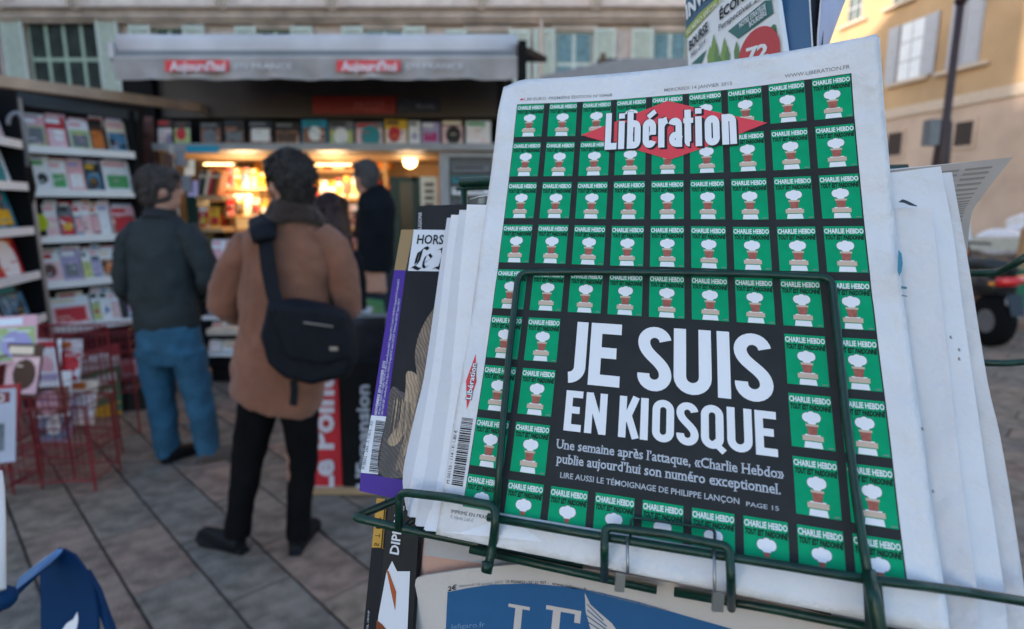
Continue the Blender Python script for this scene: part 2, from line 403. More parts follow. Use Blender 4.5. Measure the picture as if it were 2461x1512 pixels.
# ------------------------------------------------------------------ ochre building running away on the right
wd = Vector((-230, 1463, 0)).normalized(); w0 = P(2461, 400, 24.0); w0.z = 0; wn = Vector((-wd.y, wd.x, 0))
WP = Plane(w0, wn)
def wu(u, v): p = WP.at(u, v); return ((p-w0).dot(wd), p.z)
OCH = M('ochre_plaster', (.46, .30, .165), .9, var=.14, scale=.6, bump=.2, bscale=8)
OCHL = M('pale_base_plaster', (.50, .365, .28), .9, var=.16, scale=.6, bump=.2, bscale=8)
BAND = M('stone_band', (.55, .43, .33), .85, var=.1)
WSH = M('grey_white_shutter', (.42, .42, .45), .6, var=.08)
ochre = thing('ochre_building', 'ochre plastered building with pale grey shutters on the right', 'building', w0)
def wbox(m, s0, s1, z0, z1, d0, d1_, mat):   # d: out of the wall towards the street
    c = w0+wd*((s0+s1)/2)+wn*((d0+d1_)/2); c.z = (z0+z1)/2
    m.box(c, (abs(s1-s0), abs(d1_-d0), abs(z1-z0)), mat, Matrix.Rotation(math.atan2(wd.y, wd.x), 3, 'Z'))
zb = wu(2461, 199)[1]; zb2 = wu(2461, 228)[1]
part('wall', ochre, lambda m: wbox(m, -14, 26, zb, 22, 0, -6, OCH))
part('base_wall', ochre, lambda m: wbox(m, -14, 26, 0, zb2, .06, -6, OCHL))
part('stone_band', ochre, lambda m: wbox(m, -14, 26, zb2, zb, .16, -6, BAND))
for (ua, ub, va, vb, pale, sh) in ((2170, 2212, 60, 185, 1, 1), (2303, 2352, -60, 150, 0, 2), (2046, 2070, -40, 45, 0, 0), (2155, 2185, -70, -2, 0, 0)):
    s1, z1 = wu(ua, va); s0, z0 = wu(ub, vb)
    wf = part('window', ochre, lambda m: wbox(m, s0, s1, z0, z1, -.02, .05, WSH))
    if sh < 2:
        for k in range(2):
            for j in range(3):
                a = s0+(s1-s0)*k/2; hz = (z1-z0)/3
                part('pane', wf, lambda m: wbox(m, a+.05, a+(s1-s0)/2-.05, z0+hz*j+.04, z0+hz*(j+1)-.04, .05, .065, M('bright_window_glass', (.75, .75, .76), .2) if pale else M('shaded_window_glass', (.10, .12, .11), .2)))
    if sh:
        wdt = (s1-s0)*.5
        rngs = ((s0-wdt-.05, s0-.05), (s1+.05, s1+wdt+.05)) if sh == 1 else ((s0+.02, (s0+s1)/2-.03), ((s0+s1)/2+.03, s1-.02))
        for a, b in rngs:
            def f(m):
                wbox(m, a, b, z0, z1, .06, .11, WSH)
                for j in range(4):
                    hz = (z1-z0)/4; wbox(m, a+.1, b-.1, z0+hz*j+.1, z0+hz*(j+1)-.08, .112, .135, WSH)
            part('shutter', ochre, f)
    part('sill', ochre, lambda m: wbox(m, s0-.5, s1+.5, z0-.18, z0-.02, 0, .22, BAND))
for (ua, ub, va, vb) in ((2140, 2168, 322, 372), (2303, 2338, 296, 348)):
    s1, z1 = wu(ua, va); s0, z0 = wu(ub, vb)
    wf = part('small_window', ochre, lambda m: wbox(m, s0-.15, s1+.15, z0-.15, z1+.15, 0, .12, OCHL))
    part('opening', wf, lambda m: wbox(m, s0, s1, z0, z1, .121, .13, M('dark_opening', (.05, .035, .03), .9)))

# lamp post
LP = P(2284, 200, 9.0); LX = LP.x; POLE = M('dark_cast_iron', (.030, .014, .016), .45, bump=.2)
lp = thing('lamp_post', 'dark red-brown cast iron lamp post in front of the ochre building', 'lamp post', (LX, 9, 0))
part('pole', lp, lambda m: m.loft([((LX, 9, 0), .17, .17), ((LX, 9, .5), .15, .15), ((LX, 9, .55), .11, .11), ((LX, 9, 1.9), .10, .10), ((LX, 9, P(0, 390, 9).z), .115, .115), ((LX, 9, P(0, 300, 9).z), .09, .09), ((LX, 9, P(0, 285, 9).z), .055, .055), ((LX, 9, 6.5), .045, .045)], POLE, 14), smooth=True)
part('collar', lp, lambda m: m.loft([((LX, 9, P(0, 12, 9).z), .06, .06), ((LX, 9, P(0, 0, 9).z), .085, .085), ((LX, 9, P(0, -14, 9).z), .06, .06)], POLE, 12), smooth=True)
part('junction_box', lp, lambda m: m.bb((LX-.26, 8.93, P(0, 350, 9).z), (LX-.11, 9.1, P(0, 288, 9).z), M('grey_box_paint', (.16, .17, .18), .5)))
# second awning beyond the kiosk
aw = thing('awning', 'low grey awning with a dark box beyond the right end of the kiosk', 'awning', (.6, 9, 0))
AWG = M('grey_awning_cloth', (.30, .29, .30), .8, var=.1)
part('canopy_cloth', aw, lambda m: m.slab([P(1300, 190, 9), P(1300, 182, 9), P(1380, 165, 9), P(1500, 140, 9.0), P(1760, 140, 9), P(1760, 215, 9), P(1300, 215, 9)], (0, -1, 0), .8, AWG))
part('roof_box', aw, lambda m: (m.bb(P(1442, 172, 9.3)+Vector((0, .2, 0)), P(1490, 132, 9.3)+Vector((0, .9, 0)), M('dark_metal_box', (.07, .075, .08), .5)), m.bb(P(1444, 172, 9.2), P(1455, 128, 9.2)+Vector((0, .1, 0)), M('brown_metal', (.12, .06, .03), .6))))
part('post', aw, lambda m: (m.bb((P(1310, 300, 9).x, 9.1, 0), (P(1310, 300, 9).x+.1, 9.2, 2.9), POLE), m.bb((P(1740, 300, 9).x, 9.1, 0), (P(1740, 300, 9).x+.1, 9.2, 2.9), POLE)))

# ------------------------------------------------------------------ kiosk
DK = M('kiosk_dark_brown_panel', (.030, .024, .020), .7, var=.2, scale=3, spec=.15)
DKB = M('kiosk_black_frame', (.008, .008, .009), .7, var=.2, spec=.12)
TAUPE = M('kiosk_taupe_panel', (.075, .060, .052), .6, var=.15, scale=3)
CANG = M('grey_canopy_metal', (.54, .52, .55), .5, var=.15, scale=3)
CAND = M('canopy_dark_gap', (.06, .065, .075), .5)
VAL = M('grey_valance_cloth', (.36, .33, .325), .85, var=.22, scale=4, bump=.3, bscale=12)
WOOD = M('warm_shelf_wood', (.46, .30, .16), .55, var=.15, scale=6)
BEAM = M('weathered_beam', (.48, .33, .24), .75, var=.25, scale=5, bump=.3)
WARMW = M('cream_interior_wall', (.30, .19, .11), .7, var=.1)
GREYS = M('grey_shelf_edge', (.30, .31, .33), .5)
WSHELF = M('white_shelf_enamel', (.78, .78, .80), .4, var=.04)
KY, KB, CYF = 5.9, 7.5, 4.8
kx = lambda u, Y=KY: P(u, 500, Y).x
kz = lambda v, Y=KY: P(1230, v, Y).z
kiosk = thing('news_kiosk', 'dark newspaper kiosk with grey canopy and warmly lit book shelves inside', 'kiosk', (kx(740), KY, 0))
XL, XR = kx(345), kx(1195)
zc_ = kz(362); zceil = kz(210)
part('side_wall', kiosk, lambda m: m.bb((XL-.08, KY, 0), (XL, KB+.1, 3.0), DK))
part('side_wall', kiosk, lambda m: m.bb((XR, KY, 0), (XR+.08, KB+.1, 3.0), DK))
part('rear_wall', kiosk, lambda m: m.bb((XL, KB, 0), (XR, KB+.1, 3.0), WARMW))
part('roof', kiosk, lambda m: m.bb((XL+.02, 5.62, 2.80), (XR+.15, KB+.2, 2.9), DKB))
part('floor', kiosk, lambda m: m.bb((XL, KY+.05, .002), (XR, KB, .08), DK))
part('header_panel', kiosk, lambda m: m.bb((XL, KY-.02, kz(284)), (XR, KY+.06, 2.79), TAUPE))
part('header_shelf', kiosk, lambda m: (m.bb((kx(412), KY-.22, kz(366)), (XR, KY+.1, kz(350)), GREYS), m.bb((kx(412), KY+.06, kz(350)), (XR, KY+.10, kz(284)), DKB)))
part('inner_ceiling', kiosk, lambda m: m.bb((XL, KY+.11, kz(366)), (XR, KB, kz(366)+.03), WARMW))
part('corner_post', kiosk, lambda m: m.bb((kx(347), KY-.12, 0), (kx(412), KY, 2.79), DKB))
part('poster', kiosk, lambda m: (m.bb((kx(378), KY-.135, kz(470)), (kx(408), KY-.121, kz(285)), M('faded_red_poster', (.13, .055, .05), .6, var=.5, scale=12))))
part('counter', kiosk, lambda m: (m.bb((kx(480, 5.2), 5.15, 0), (kx(930, 5.2), KY, .45), DKB)))
part('counter_shelf', kiosk, lambda m: m.bb((kx(480, 5.1), 5.02, .45), (kx(930, 5.1), KY, .50), M('cream_counter_edge', (.55, .47, .38), .5)))
# red and blue header signs
def sign(u0, u1, v0, v1, mat, word, wu0, wu1, lab, wm):
    s = thing('header_sign', lab, 'sign', P((u0+u1)/2, v1, KY-.06))
    part('board', s, lambda m: m.bb(P(u0, v1, KY-.06), P(u1, v0, KY-.06)+Vector((0, .035, 0)), mat))
    pl = Plane((0, KY-.062, 0), (0, -1, 0))
    part('lettering', s, lambda m: ptext(m, pl, word, (wu0, v1-10), (wu1, v1-10), (wu0, v0+12), wm, off=.002, bold=.02))
sign(752, 950, 232, 275, M('deep_red_sign', (.26, .006, .010), .45), 'PRESSE', 850, 925, 'dark red sign board over the kiosk opening', M('dull_red_letter', (.42, .08, .08), .6))
sign(955, 1053, 237, 270, M('navy_sign', (.016, .025, .06), .45), 'Monde', 1000, 1042, 'navy blue sign board beside the red one on the kiosk', M('dull_blue_letter', (.18, .22, .32), .6))
sg = thing('shelf_label', 'bright cyan shelf label at the left end of the kiosk header shelf', 'sign', P(490, 366, KY-.23))
part('card', sg, lambda m: m.bb(P(448, 367, KY-.24), P(523, 350, KY-.24)+Vector((0, .012, 0)), M('cyan_card', (.0, .30, .48), .4)))
# canopy
can = thing('kiosk_canopy', 'long grey awning box with hanging cloth valance and red logos', 'awning', P(755, 190, CYF))
cx0, cx1 = P(268, 150, CYF).x, P(1243, 150, CYF).x
cz = lambda v: P(1230, v, CYF).z
part('cassette', can, lambda m: m.loft([((x, CYF+.10, cz(110)), .105, .034, (1, 0, 0)) for x in np.linspace(cx0, cx1, 9)], CANG, 20), smooth=True)
part('front_rail', can, lambda m: m.bb((cx0, CYF+.03, cz(139)), (cx1, CYF+.08, cz(133)), CANG))
part('lower_cassette', can, lambda m: m.bb((cx0+.015, CYF+.05, cz(134)), (cx1-.015, CYF+.2, cz(117)), M('canopy_slate_metal', (.17, .19, .215), .5, var=.15, scale=3)))
part('canopy_roof', can, lambda m: m.slab([(cx0+.06, CYF+.12, cz(98)), (cx1+.05, CYF+.12, cz(98)), (cx1+.3, KY+.3, 2.97), (cx0+.9, KY+.3, 2.97)], (0, 0, 1), .05, DKB))
rows = []
for j in range(5):
    rows.append([(cx0+(cx1-cx0)*i/80, CYF+.015+.018*math.sin(i*.7)*j/4+.012*math.sin(i*1.3+1)*j/4+.010*math.exp(-((i-62)/1.5)**2)-.012*math.exp(-((i-22-j)/1.2)**2), cz(137)+(cz(190+1.6*math.sin(i*.35))-cz(137))*j/4) for i in range(81)])
part('valance', can, lambda m: m.grid(rows, VAL), smooth=True)
part('end_bracket', can, lambda m: (m.bb((cx1+.005, CYF+.0, cz(190)), (cx1+.07, CYF+.7, cz(97)), DKB)))
part('end_bracket', can, lambda m: (m.bb((cx0-.05, CYF+.05, cz(135)), (cx0-.005, CYF+.7, cz(97)), CANG)))
pl = Plane((0, CYF-.012, 0), (0, -1, 0))
LR = M('logo_red', (.70, .05, .06), .6); LW = M('logo_white', (.68, .69, .74), .7); LF = M('faint_lettering', (.62, .61, .64), .8)
for u in (396, 808):
    part('logo', can, lambda m: (ppoly(m, pl, [(u, 145), (u+155, 145), (u+153, 172), (u, 172)], LR, .001), ptext(m, pl, "Aujourd'hui", (u+12, 170), (u+145, 170), (u+12, 148), LW, .003, bold=.03)))
    part('lettering', can, lambda m: ptext(m, pl, "EN FRANCE", (u+168, 166), (u+305, 166), (u+168, 152), LF, .002))
# magazines standing on the header shelf
def mag_mesh(w_, h, cols, seed=0, th=.006):
    """a magazine standing in the X-Z plane, cover to -Y: cover print in layers"""
    rg = random.Random(seed); m = MB(); base, a, b = cols
    m.bb((-w_/2, 0, 0), (w_/2, th, h), base)
    pl_ = lambda x0, x1, z0, z1, mt, d: m.add([(x0, -d, z0), (x1, -d, z0), (x1, -d, z1), (x0, -d, z1)], [(0, 1, 2, 3)], mt)
    pl_(-w_*.44, w_*(.1+.3*rg.random()), h*.80, h*.95, a, .001)
    k = rg.random()
    if k < .45:
        c = (w_*rg.uniform(-.1, .1), h*rg.uniform(.3, .45)); r = w_*rg.uniform(.22, .36)
        m.add([(c[0]+r*math.cos(i*.5236), -.0012, c[1]+r*1.2*math.sin(i*.5236)) for i in range(12)], [tuple(range(12))], b)
    elif k < .7: pl_(-w_*.38, w_*.38, h*.12, h*rg.uniform(.5, .7), b, .0012)
    if 'PH' in globals() and rg.random() < .75: pl_(-w_*.46, w_*.46, h*.05, h*rg.uniform(.6, .76), rg.choice(PH), .0008)
    for i in range(4):
        x = rg.uniform(-.4, .1)*w_; z_ = rg.uniform(.08, .72)*h
        pl_(x, x+w_*rg.uniform(.15, .35), z_, z_+h*.03, rg.choice((a, base, b)), .0018+.0003*i)
    return m
def magazine(name, label, pos, rotz, lean, w_, h, cols, seed, group, cat='magazine', th=.006):
    m = mag_mesh(w_, h, cols, seed, th); o = m.build(name); o.location = pos; o.rotation_euler = (-lean, 0, rotz)
    tag(o, label, cat, group); return o
K = {'pink': cm('#e0a8b0'), 'red': cm('#c01828'), 'white': cm('#e6e6ea'), 'cream': cm('#e6d4be'), 'dark': cm('#1c1a1c'), 'brown': cm('#4a3024'), 'green': cm('#4f9a5c'), 'blue': cm('#4a6ea8'),
     'cyan': cm('#0a93c0'), 'yellow': cm('#d8a820'), 'grey': cm('#6d7078'), 'navy': cm('#20263c'), 'teal': cm('#1b8590'), 'orange': cm('#d07028'), 'lime': cm('#c8d81e'), 'lilac': cm('#a59ac0'), 'magenta': cm('#b03070')}
def photo_mat(i, cols, sc_=9):
    m = M('cover_picture_%s' % 'abcdefgh'[i], (.5, .5, .5), .5); t = m.node_tree; b = t.nodes['Principled BSDF']; tc = t.nodes.new('ShaderNodeTexCoord'); oi = t.nodes.new('ShaderNodeObjectInfo')
    ad = t.nodes.new('ShaderNodeVectorMath'); ad.operation = 'ADD'; sc2 = t.nodes.new('ShaderNodeVectorMath'); sc2.operation = 'SCALE'; sc2.inputs[0].default_value = (37, 11, 53)
    t.links.new(oi.outputs['Random'], sc2.inputs['Scale']); t.links.new(tc.outputs['Object'], ad.inputs[0]); t.links.new(sc2.outputs[0], ad.inputs[1])
    n = t.nodes.new('ShaderNodeTexNoise'); n.inputs['Scale'].default_value = sc_; n.inputs['Detail'].default_value = 3; n.inputs['Distortion'].default_value = 1.2; t.links.new(ad.outputs[0], n.inputs['Vector'])
    r = t.nodes.new('ShaderNodeValToRGB'); r.color_ramp.interpolation = 'B_SPLINE' if i % 2 else 'CONSTANT'
    for k, c in enumerate(cols):
        e = r.color_ramp.elements[k] if k < 2 else r.color_ramp.elements.new(.5); e.position = .34+.32*k/(len(cols)-1) if k else 0; e.color = (*lin(c), 1)
    t.links.new(n.outputs['Fac'], r.inputs[0]); t.links.new(r.outputs[0], b.inputs['Base Color']); return m
PH = [photo_mat(0, ('#2a2422', '#8a5a48', '#e8d0c0', '#b8a8b0')), photo_mat(1, ('#e8e8ee', '#d890a0', '#8a3040', '#f0e0d8')), photo_mat(2, ('#203040', '#5080a0', '#d8dce0', '#c0a080')), photo_mat(3, ('#e8e4e0', '#70a060', '#204830', '#e0d070')),
      photo_mat(4, ('#f0f0f4', '#c02030', '#e8e8ec', '#303038')), photo_mat(5, ('#c8c0c8', '#f0f0f0', '#9088a0', '#e8b8b0'))]
hdr = [(398, 432, 'brown', 'red', 'grey', 'brown and red'), (436, 476, 'dark', 'brown', 'red', 'dark brown'), (498, 548, 'dark', 'grey', 'grey', 'black, with a grey disc'), (554, 602, 'dark', 'navy', 'grey', 'black, with a dim grey face'), (612, 668, 'navy', 'grey', 'white', 'navy, with a white disc'), (674, 732, 'dark', 'grey', 'brown', 'charcoal'), (737, 795, 'cyan', 'teal', 'white', 'bright cyan'),
       (800, 858, 'grey', 'dark', 'white', 'black and white'), (862, 928, 'grey', 'red', 'teal', 'grey, red and teal'), (932, 984, 'yellow', 'brown', 'red', 'yellow bordered'), (988, 1014, 'white', 'grey', 'lilac', 'narrow white'), (1018, 1060, 'lilac', 'white', 'magenta', 'lilac and magenta'), (1064, 1116, 'brown', 'cream', 'dark', 'dark brown and cream'), (1122, 1180, 'white', 'green', 'green', 'white and green')]
for i, (a, b, c1, c2, c3, nm) in enumerate(hdr):
    x0, x1 = kx(a, KY-.1), kx(b, KY-.1); h = kz(288+3*(i % 3), KY-.1)-kz(350)
    magazine('magazine', '%s magazine on the header shelf of the kiosk' % nm, ((x0+x1)/2, KY-.12, kz(350)+.001), 0, .12, x1-x0, h, (K[c1], K[c2], K[c3]), 40+i, 'magazines on the kiosk header shelf')
# lit interior: shelves, books, lamps
BC = [cm(c, .6) for c in ('#b5432a', '#d9b45a', '#8a2f22', '#e0c9a0', '#7a5a3a', '#c97a2a', '#efe2c4', '#5a4030', '#d6502a', '#f0d080')]
bks = [(440, 640, 408), (440, 640, 478), (440, 640, 550), (440, 640, 620), (640, 930, 408), (640, 930, 478), (640, 930, 548), (640, 930, 618), (440, 930, 690)]
bookme = []
for i, c in enumerate(BC):
    m = MB(); m.bb((-.5, 0, 0), (.5, .13, 1), c); m.add([(-.35, -.002, .7), (.35, -.002, .7), (.35, -.002, .85), (-.35, -.002, .85)], [(0, 1, 2, 3)], BC[(i+3) % 10])
    o = m.build('book'); bookme.append(o.data); bpy.data.objects.remove(o)
rg = random.Random(9); SY = 7.25
BN = ('brick red', 'straw yellow', 'dark red', 'beige', 'brown', 'orange', 'ivory', 'dark brown', 'bright orange', 'light yellow')
ONES = ('first second third fourth fifth sixth seventh eighth ninth tenth eleventh twelfth thirteenth fourteenth fifteenth sixteenth seventeenth eighteenth nineteenth twentieth twenty-first twenty-second twenty-third twenty-fourth twenty-fifth twenty-sixth twenty-seventh twenty-eighth twenty-ninth thirtieth').split()
for si, (a, b, v) in enumerate(bks):
    cnt_ = 0; shn = ('top', 'second', 'third', 'fourth')[si % 4]+' lit shelf, '+('left' if si < 4 else 'right')+' bay' if si < 8 else 'lowest lit board'

    x0, x1 = P(a, v, SY).x, P(b, v, SY).x; zz = P(0, v, SY).z
    part('book_shelf', kiosk, lambda m: m.bb((x0, SY-.04, zz-.035), (x1, KB, zz), WOOD))
    x = x0+.02; top = .26
    while x < x1-.05:
        wq = rg.choice((.03, .04, .055, .14, .16)); hq = rg.uniform(.15, .22)
        if rg.random() < .08: x += .06; continue
        bi = rg.randrange(10); cnt_ += 1; o = bpy.data.objects.new('book', bookme[bi]); link(o); o.location = (x+wq/2, SY+rg.uniform(0, .05), zz+.001); o.scale = (wq*.95, 1, hq)
        o.rotation_euler = (0, rg.uniform(0, .12) if wq < .06 else 0, 0)
        tag(o, '%s book, %s from left on the %s, inside the kiosk' % (BN[bi], ONES[min(cnt_, 30)-1], shn), 'book', 'books on the lit back shelves of the kiosk'); x += wq+.004
for u in (640, 930): part('shelf_divider', kiosk, lambda m: m.bb((P(u, 500, SY).x-.02, SY-.03, 0), (P(u, 500, SY).x+.02, KB, kz(366)), WOOD))
GLOW = M('warm_lamp_glass', (1, .72, .36), .4, emit=4, ecol=(1, .60, .24))
TUBE = M('warm_tube_glass', (1, .75, .4), .4, emit=3.2, ecol=(1, .60, .24))
lm = thing('globe_lamp', 'glowing round lamp hanging inside the kiosk on the right', 'lamp', P(985, 388, 6.8))
part('globe', lm, lambda m: m.ball(P(985, 388, 6.8), .075, GLOW, 16), smooth=True)
part('stem', lm, lambda m: m.tube([P(985, 374, 6.8), P(985, 355, 6.8)], .01, DKB))
for (u0, u1, v, Y) in ((545, 605, 470, 7.1), (470, 560, 395, 7.15), (755, 880, 396, 7.15), (770, 860, 470, 7.15)):
    t = thing('tube_lamp', {545: 'brightest warm tube lamp, left of centre in the kiosk', 470: 'warm tube lamp above the leaning red books in the kiosk', 755: 'long warm tube lamp under the top shelf right of centre', 770: 'warm tube lamp over the lower shelf beside the man in black'}[u0], 'lamp', P((u0+u1)/2, v, Y))
    part('tube', t, lambda m: m.tube([P(u0, v, Y), P(u1, v, Y)],   .009, TUBE, 10), smooth=True)
    part('holder', t, lambda m: m.bb(P(u0, v-4, Y)+Vector((0, .02, .01)), P(u1, v-4, Y)+Vector((0, .05, .03)), WOOD))
wm_c = ('orange', 'yellow', 'cream', 'red', 'white', 'brown', 'pink')
for r_, (u0, u1, v, Yq) in enumerate(((540, 640, 452, 6.75), (545, 645, 520, 6.6), (750, 862, 474, 6.8), (745, 860, 545, 6.6), (745, 860, 612, 6.5))):
    part('display_step', kiosk, lambda m: m.bb(P(u0-4, v+4, Yq-.02), P(u1+4, v, Yq-.02)+Vector((0, .2, 0)), WOOD))
    n_ = int((u1-u0)/17)
    for i in range(n_):
        rr_ = random.Random(r_*50+i); c1, c2, c3 = rr_.sample(wm_c, 3); u = u0+(i+.5)*(u1-u0)/n_
        magazine('magazine', '%s magazine, %s from left on the %s, inside the kiosk' % (c1, ONES[i], ('upper left display step', 'lower left display step', 'upper right display step', 'middle right display step', 'bottom right display step')[r_]), P(u, v-1, Yq+.02), rr_.uniform(-.15, .15), rr_.uniform(.05, .2), rr_.uniform(.06, .085), rr_.uniform(.16, .24), (K[c1], K[c2], K[c3]), 700+r_*50+i, 'magazines on the display steps inside the kiosk')
def plamp(name, u, v, Y, e, s=.15):
    l = bpy.data.lights.new(name, 'POINT'); l.energy = e; l.color = (1, .66, .34); l.shadow_soft_size = s
    o = bpy.data.objects.new(name, l); link(o); o.location = P(u, v, Y)
plamp('globe_lamp_light', 985, 392, 6.6, 5); plamp('kiosk_lamp_light', 590, 450, 6.6, 10); plamp('kiosk_lamp_light', 800, 430, 6.6, 8)
# leaning books on a side display inside the opening, left
ds = thing('book_display', 'small wooden book display at the left of the kiosk opening', 'shelf', P(500, 560, 6.05))
for v in (470, 548): part('shelf_board', ds, lambda m: m.bb(P(470, v+10, 6.0), P(535, v, 6.0)+Vector((0, .25, 0)), WOOD))
part('side_panel', ds, lambda m: m.bb(P(462, 640, 6.02), P(469, 440, 6.02)+Vector((0, .24, 0)), M('dark_green_frame', (.01, .04, .03), .5)))
for i, (c, nm) in enumerate((('grey', 'grey'), ('dark', 'black'), ('cream', 'cream'), ('red', 'bright red'), ('brown', 'brown'), ('orange', 'orange'))):
    u = 474+i*9; p = P(u, 469, 5.99)
    m = MB(); m.bb((-.016, 0, 0), (.016, .15, .235), K[c]); m.add([(-.012, -.002, .17), (.012, -.002, .17), (.012, -.002, .2), (-.012, -.002, .2)], [(0, 1, 2, 3)], K['cream'])
    o = m.build('book'); o.location = p+Vector((0, .0, .002)); o.rotation_euler = (0, .28, 0); tag(o, '%s book leaning in the row on the wooden display' % nm, 'book', 'leaning books on the wooden display')
for i, (u, c1, c2, c3, nm) in enumerate(((488, 'orange', 'white', 'yellow', 'orange'), (514, 'yellow', 'orange', 'red', 'yellow'))):
    magazine('magazine', '%s magazine on the lower board of the wooden book display' % nm, P(u, 547, 6.0)+Vector((0, .02, .002)), 0, .1, .10, .20, (K[c1], K[c2], K[c3]), 70+i, 'magazines on the wooden display')
# counter goods left of the brown coat, stacks of papers
for i, (u0, u1, v, c1, c2, c3, nm) in enumerate(((500, 532, 640, 'white', 'pink', 'pink', 'white and pink'), (534, 560, 640, 'white', 'red', 'cream', 'white and red'), (498, 528, 760, 'grey', 'red', 'white', 'red topped'), (530, 562, 760, 'white', 'grey', 'cream', 'white and grey'), (500, 530, 845, 'cream', 'red', 'white', 'cream and red'), (532, 566, 845, 'white', 'grey', 'cream', 'pale grey'))):
    Yq = 5.55 if i < 2 else 5.3 if i < 4 else 5.1
    magazine('magazine', '%s magazine on the sloping counter between the two customers, %s row' % (nm, ('upper', 'middle', 'bottom')[i//2]), P((u0+u1)/2, v, Yq), 0, .5, P(u1, v, Yq).x-P(u0, v, Yq).x, .27, (K[c1], K[c2], K[c3]), 80+i, 'magazines on the sloping counter')
cr = thing('counter_rack', 'sloping dark rack under the magazines between the two customers', 'rack', P(520, 850, 5.6))
part('sloping_panel', cr, lambda m: m.slab([P(480, 880, 5.12), P(860, 880, 5.12), P(860, 620, 5.86), P(480, 620, 5.86)], (0, -1, .8), .03, DKB))
for v, Yq in ((640, 5.52), (760, 5.27), (848, 5.07)): part('rack_ledge', cr, lambda m: m.bb(P(485, v+9, Yq), P(860, v+1, Yq)+Vector((0, .06, 0)), WSHELF))
# right bay with newspapers
rb_ = thing('newspaper_bay', 'grey framed newspaper bay at the right end of the kiosk', 'rack', P(1125, 600, KY-.1))
part('frame', rb_, lambda m: (m.bb(P(1066, 900, KY-.14), P(1078, 366, KY-.14)+Vector((0, .05, 0)), GREYS), m.bb(P(1186, 900, KY-.14), P(1197, 366, KY-.14)+Vector((0, .05, 0)), GREYS), m.bb(P(1066, 378, KY-.15), P(1197, 367, KY-.15)+Vector((0, .05, 0)), GREYS)))
part('rear_panel', rb_, lambda m: m.bb(P(1078, 900, KY-.1), P(1186, 378, KY-.1)+Vector((0, .03, 0)), M('grey_bay_panel', (.10, .105, .11), .5)))
for i, (v, c, nm) in enumerate(((398, 'grey', 'grey'), (424, 'teal', 'dark teal'), (452, 'white', 'white'), (486, 'grey', 'pale grey'), (530, 'cream', 'cream'), (580, 'white', 'white'))):
    m = MB(); a = P(1086, v+16, KY-.16); b = P(1176, v, KY-.16); m.bb(a, b+Vector((0, .02, 0)), K[c])
    m.add([(a.x+.02, a.y-.002, b.z-.03), (b.x-.05, a.y-.002, b.z-.03), (b.x-.05, a.y-.002, b.z-.012), (a.x+.02, a.y-.002, b.z-.012)], [(3, 2, 1, 0)], K['dark'])
    o = m.build('newspaper', base=a); tag(o, '%s folded newspaper in the grey bay, %s from its top' % (nm, ('first', 'second', 'third', 'fourth', 'fifth', 'sixth')[i]), 'newspaper', 'folded newspapers in the grey bay')
pn = thing('white_notice', 'bright white notice board by the right doorway of the kiosk', 'sign', P(1030, 530, KY))
part('board', pn, lambda m: m.bb(P(1012, 535, KY-.01), P(1050, 425, KY-.01)+Vector((0, .02, 0)), cm('#d8cdb8')))
part('printed_lines', pn, lambda m: [ppoly(m, Plane((0, KY-.012, 0), (0, -1, 0)), [(1020, 440+i*16), (1042, 440+i*16), (1042, 448+i*16), (1020, 448+i*16)], K['brown'], .001) for i in range(4)])
dr = thing('door_frame', 'dark green door frame standing open inside the kiosk', 'door', P(975, 600, 6.2))
part('frame', dr, lambda m: [m.bb(P(a, c, 6.2), P(b, d, 6.2)+Vector((0, .05, 0)), M('dark_green_frame', (.01, .04, .03), .5)) for a, b, c, d in ((948, 956, 760, 425), (1000, 1010, 760, 425), (956, 1000, 436, 425))])
part('glass', dr, lambda m: m.bb(P(956, 760, 6.22), P(1000, 436, 6.22)+Vector((0, .01, 0)), M('smoked_glass', (.03, .022, .015), .2, var=.5, scale=6)))

# ------------------------------------------------------------------ open wing with the wide magazine rack on the left
def unit(name, label, A, B, shelves, depth=.26, zt=2.35, zb_=.35):
    t = thing(name, label, 'magazine rack', ((A.x+B.x)/2, (A.y+B.y)/2, 0))
    A = Vector((A.x, A.y, 0)); B = Vector((B.x, B.y, 0)); d = (B-A).normalized(); n = Vector((d.y, -d.x, 0))
    if n.dot(-A) < 0: n = -n
    L = (B-A).length; rot = Matrix.Rotation(math.atan2(d.y, d.x), 3, 'Z')
    def bxx(m, a, b, z0, z1, o0, o1, mt):
        c = A+d*((a+b)/2)+n*((o0+o1)/2); c.z = (z0+z1)/2; m.box(c, (b-a, abs(o1-o0), z1-z0), mt, rot)
    part('rear_panel', t, lambda m: bxx(m, 0, L, zb_, zt, -depth-.03, -depth, DK))
    for s0 in (-.03, L): part('upright', t, lambda m: bxx(m, s0, s0+.03, 0, zt, -depth, .01, DKB))
    for z in shelves:
        part('shelf', t, lambda m: (bxx(m, 0.002, L-.002, z-.02, z, -depth, 0, WSHELF), bxx(m, 0.002, L-.002, z-.045, z+.012, .001, .014, WSHELF)))
    return t, A, d, n, L, math.atan2(d.y, d.x)
YA, YB = 4.8, 5.43
A_ = P(85, 500, YA); B_ = P(337, 500, YB)
shz = [P(85, v, YA).z for v in (352, 458, 572, 682, 792)]
tA = unit('magazine_rack', 'wide dark magazine rack with five white shelves left of the customers', A_, B_, shz)
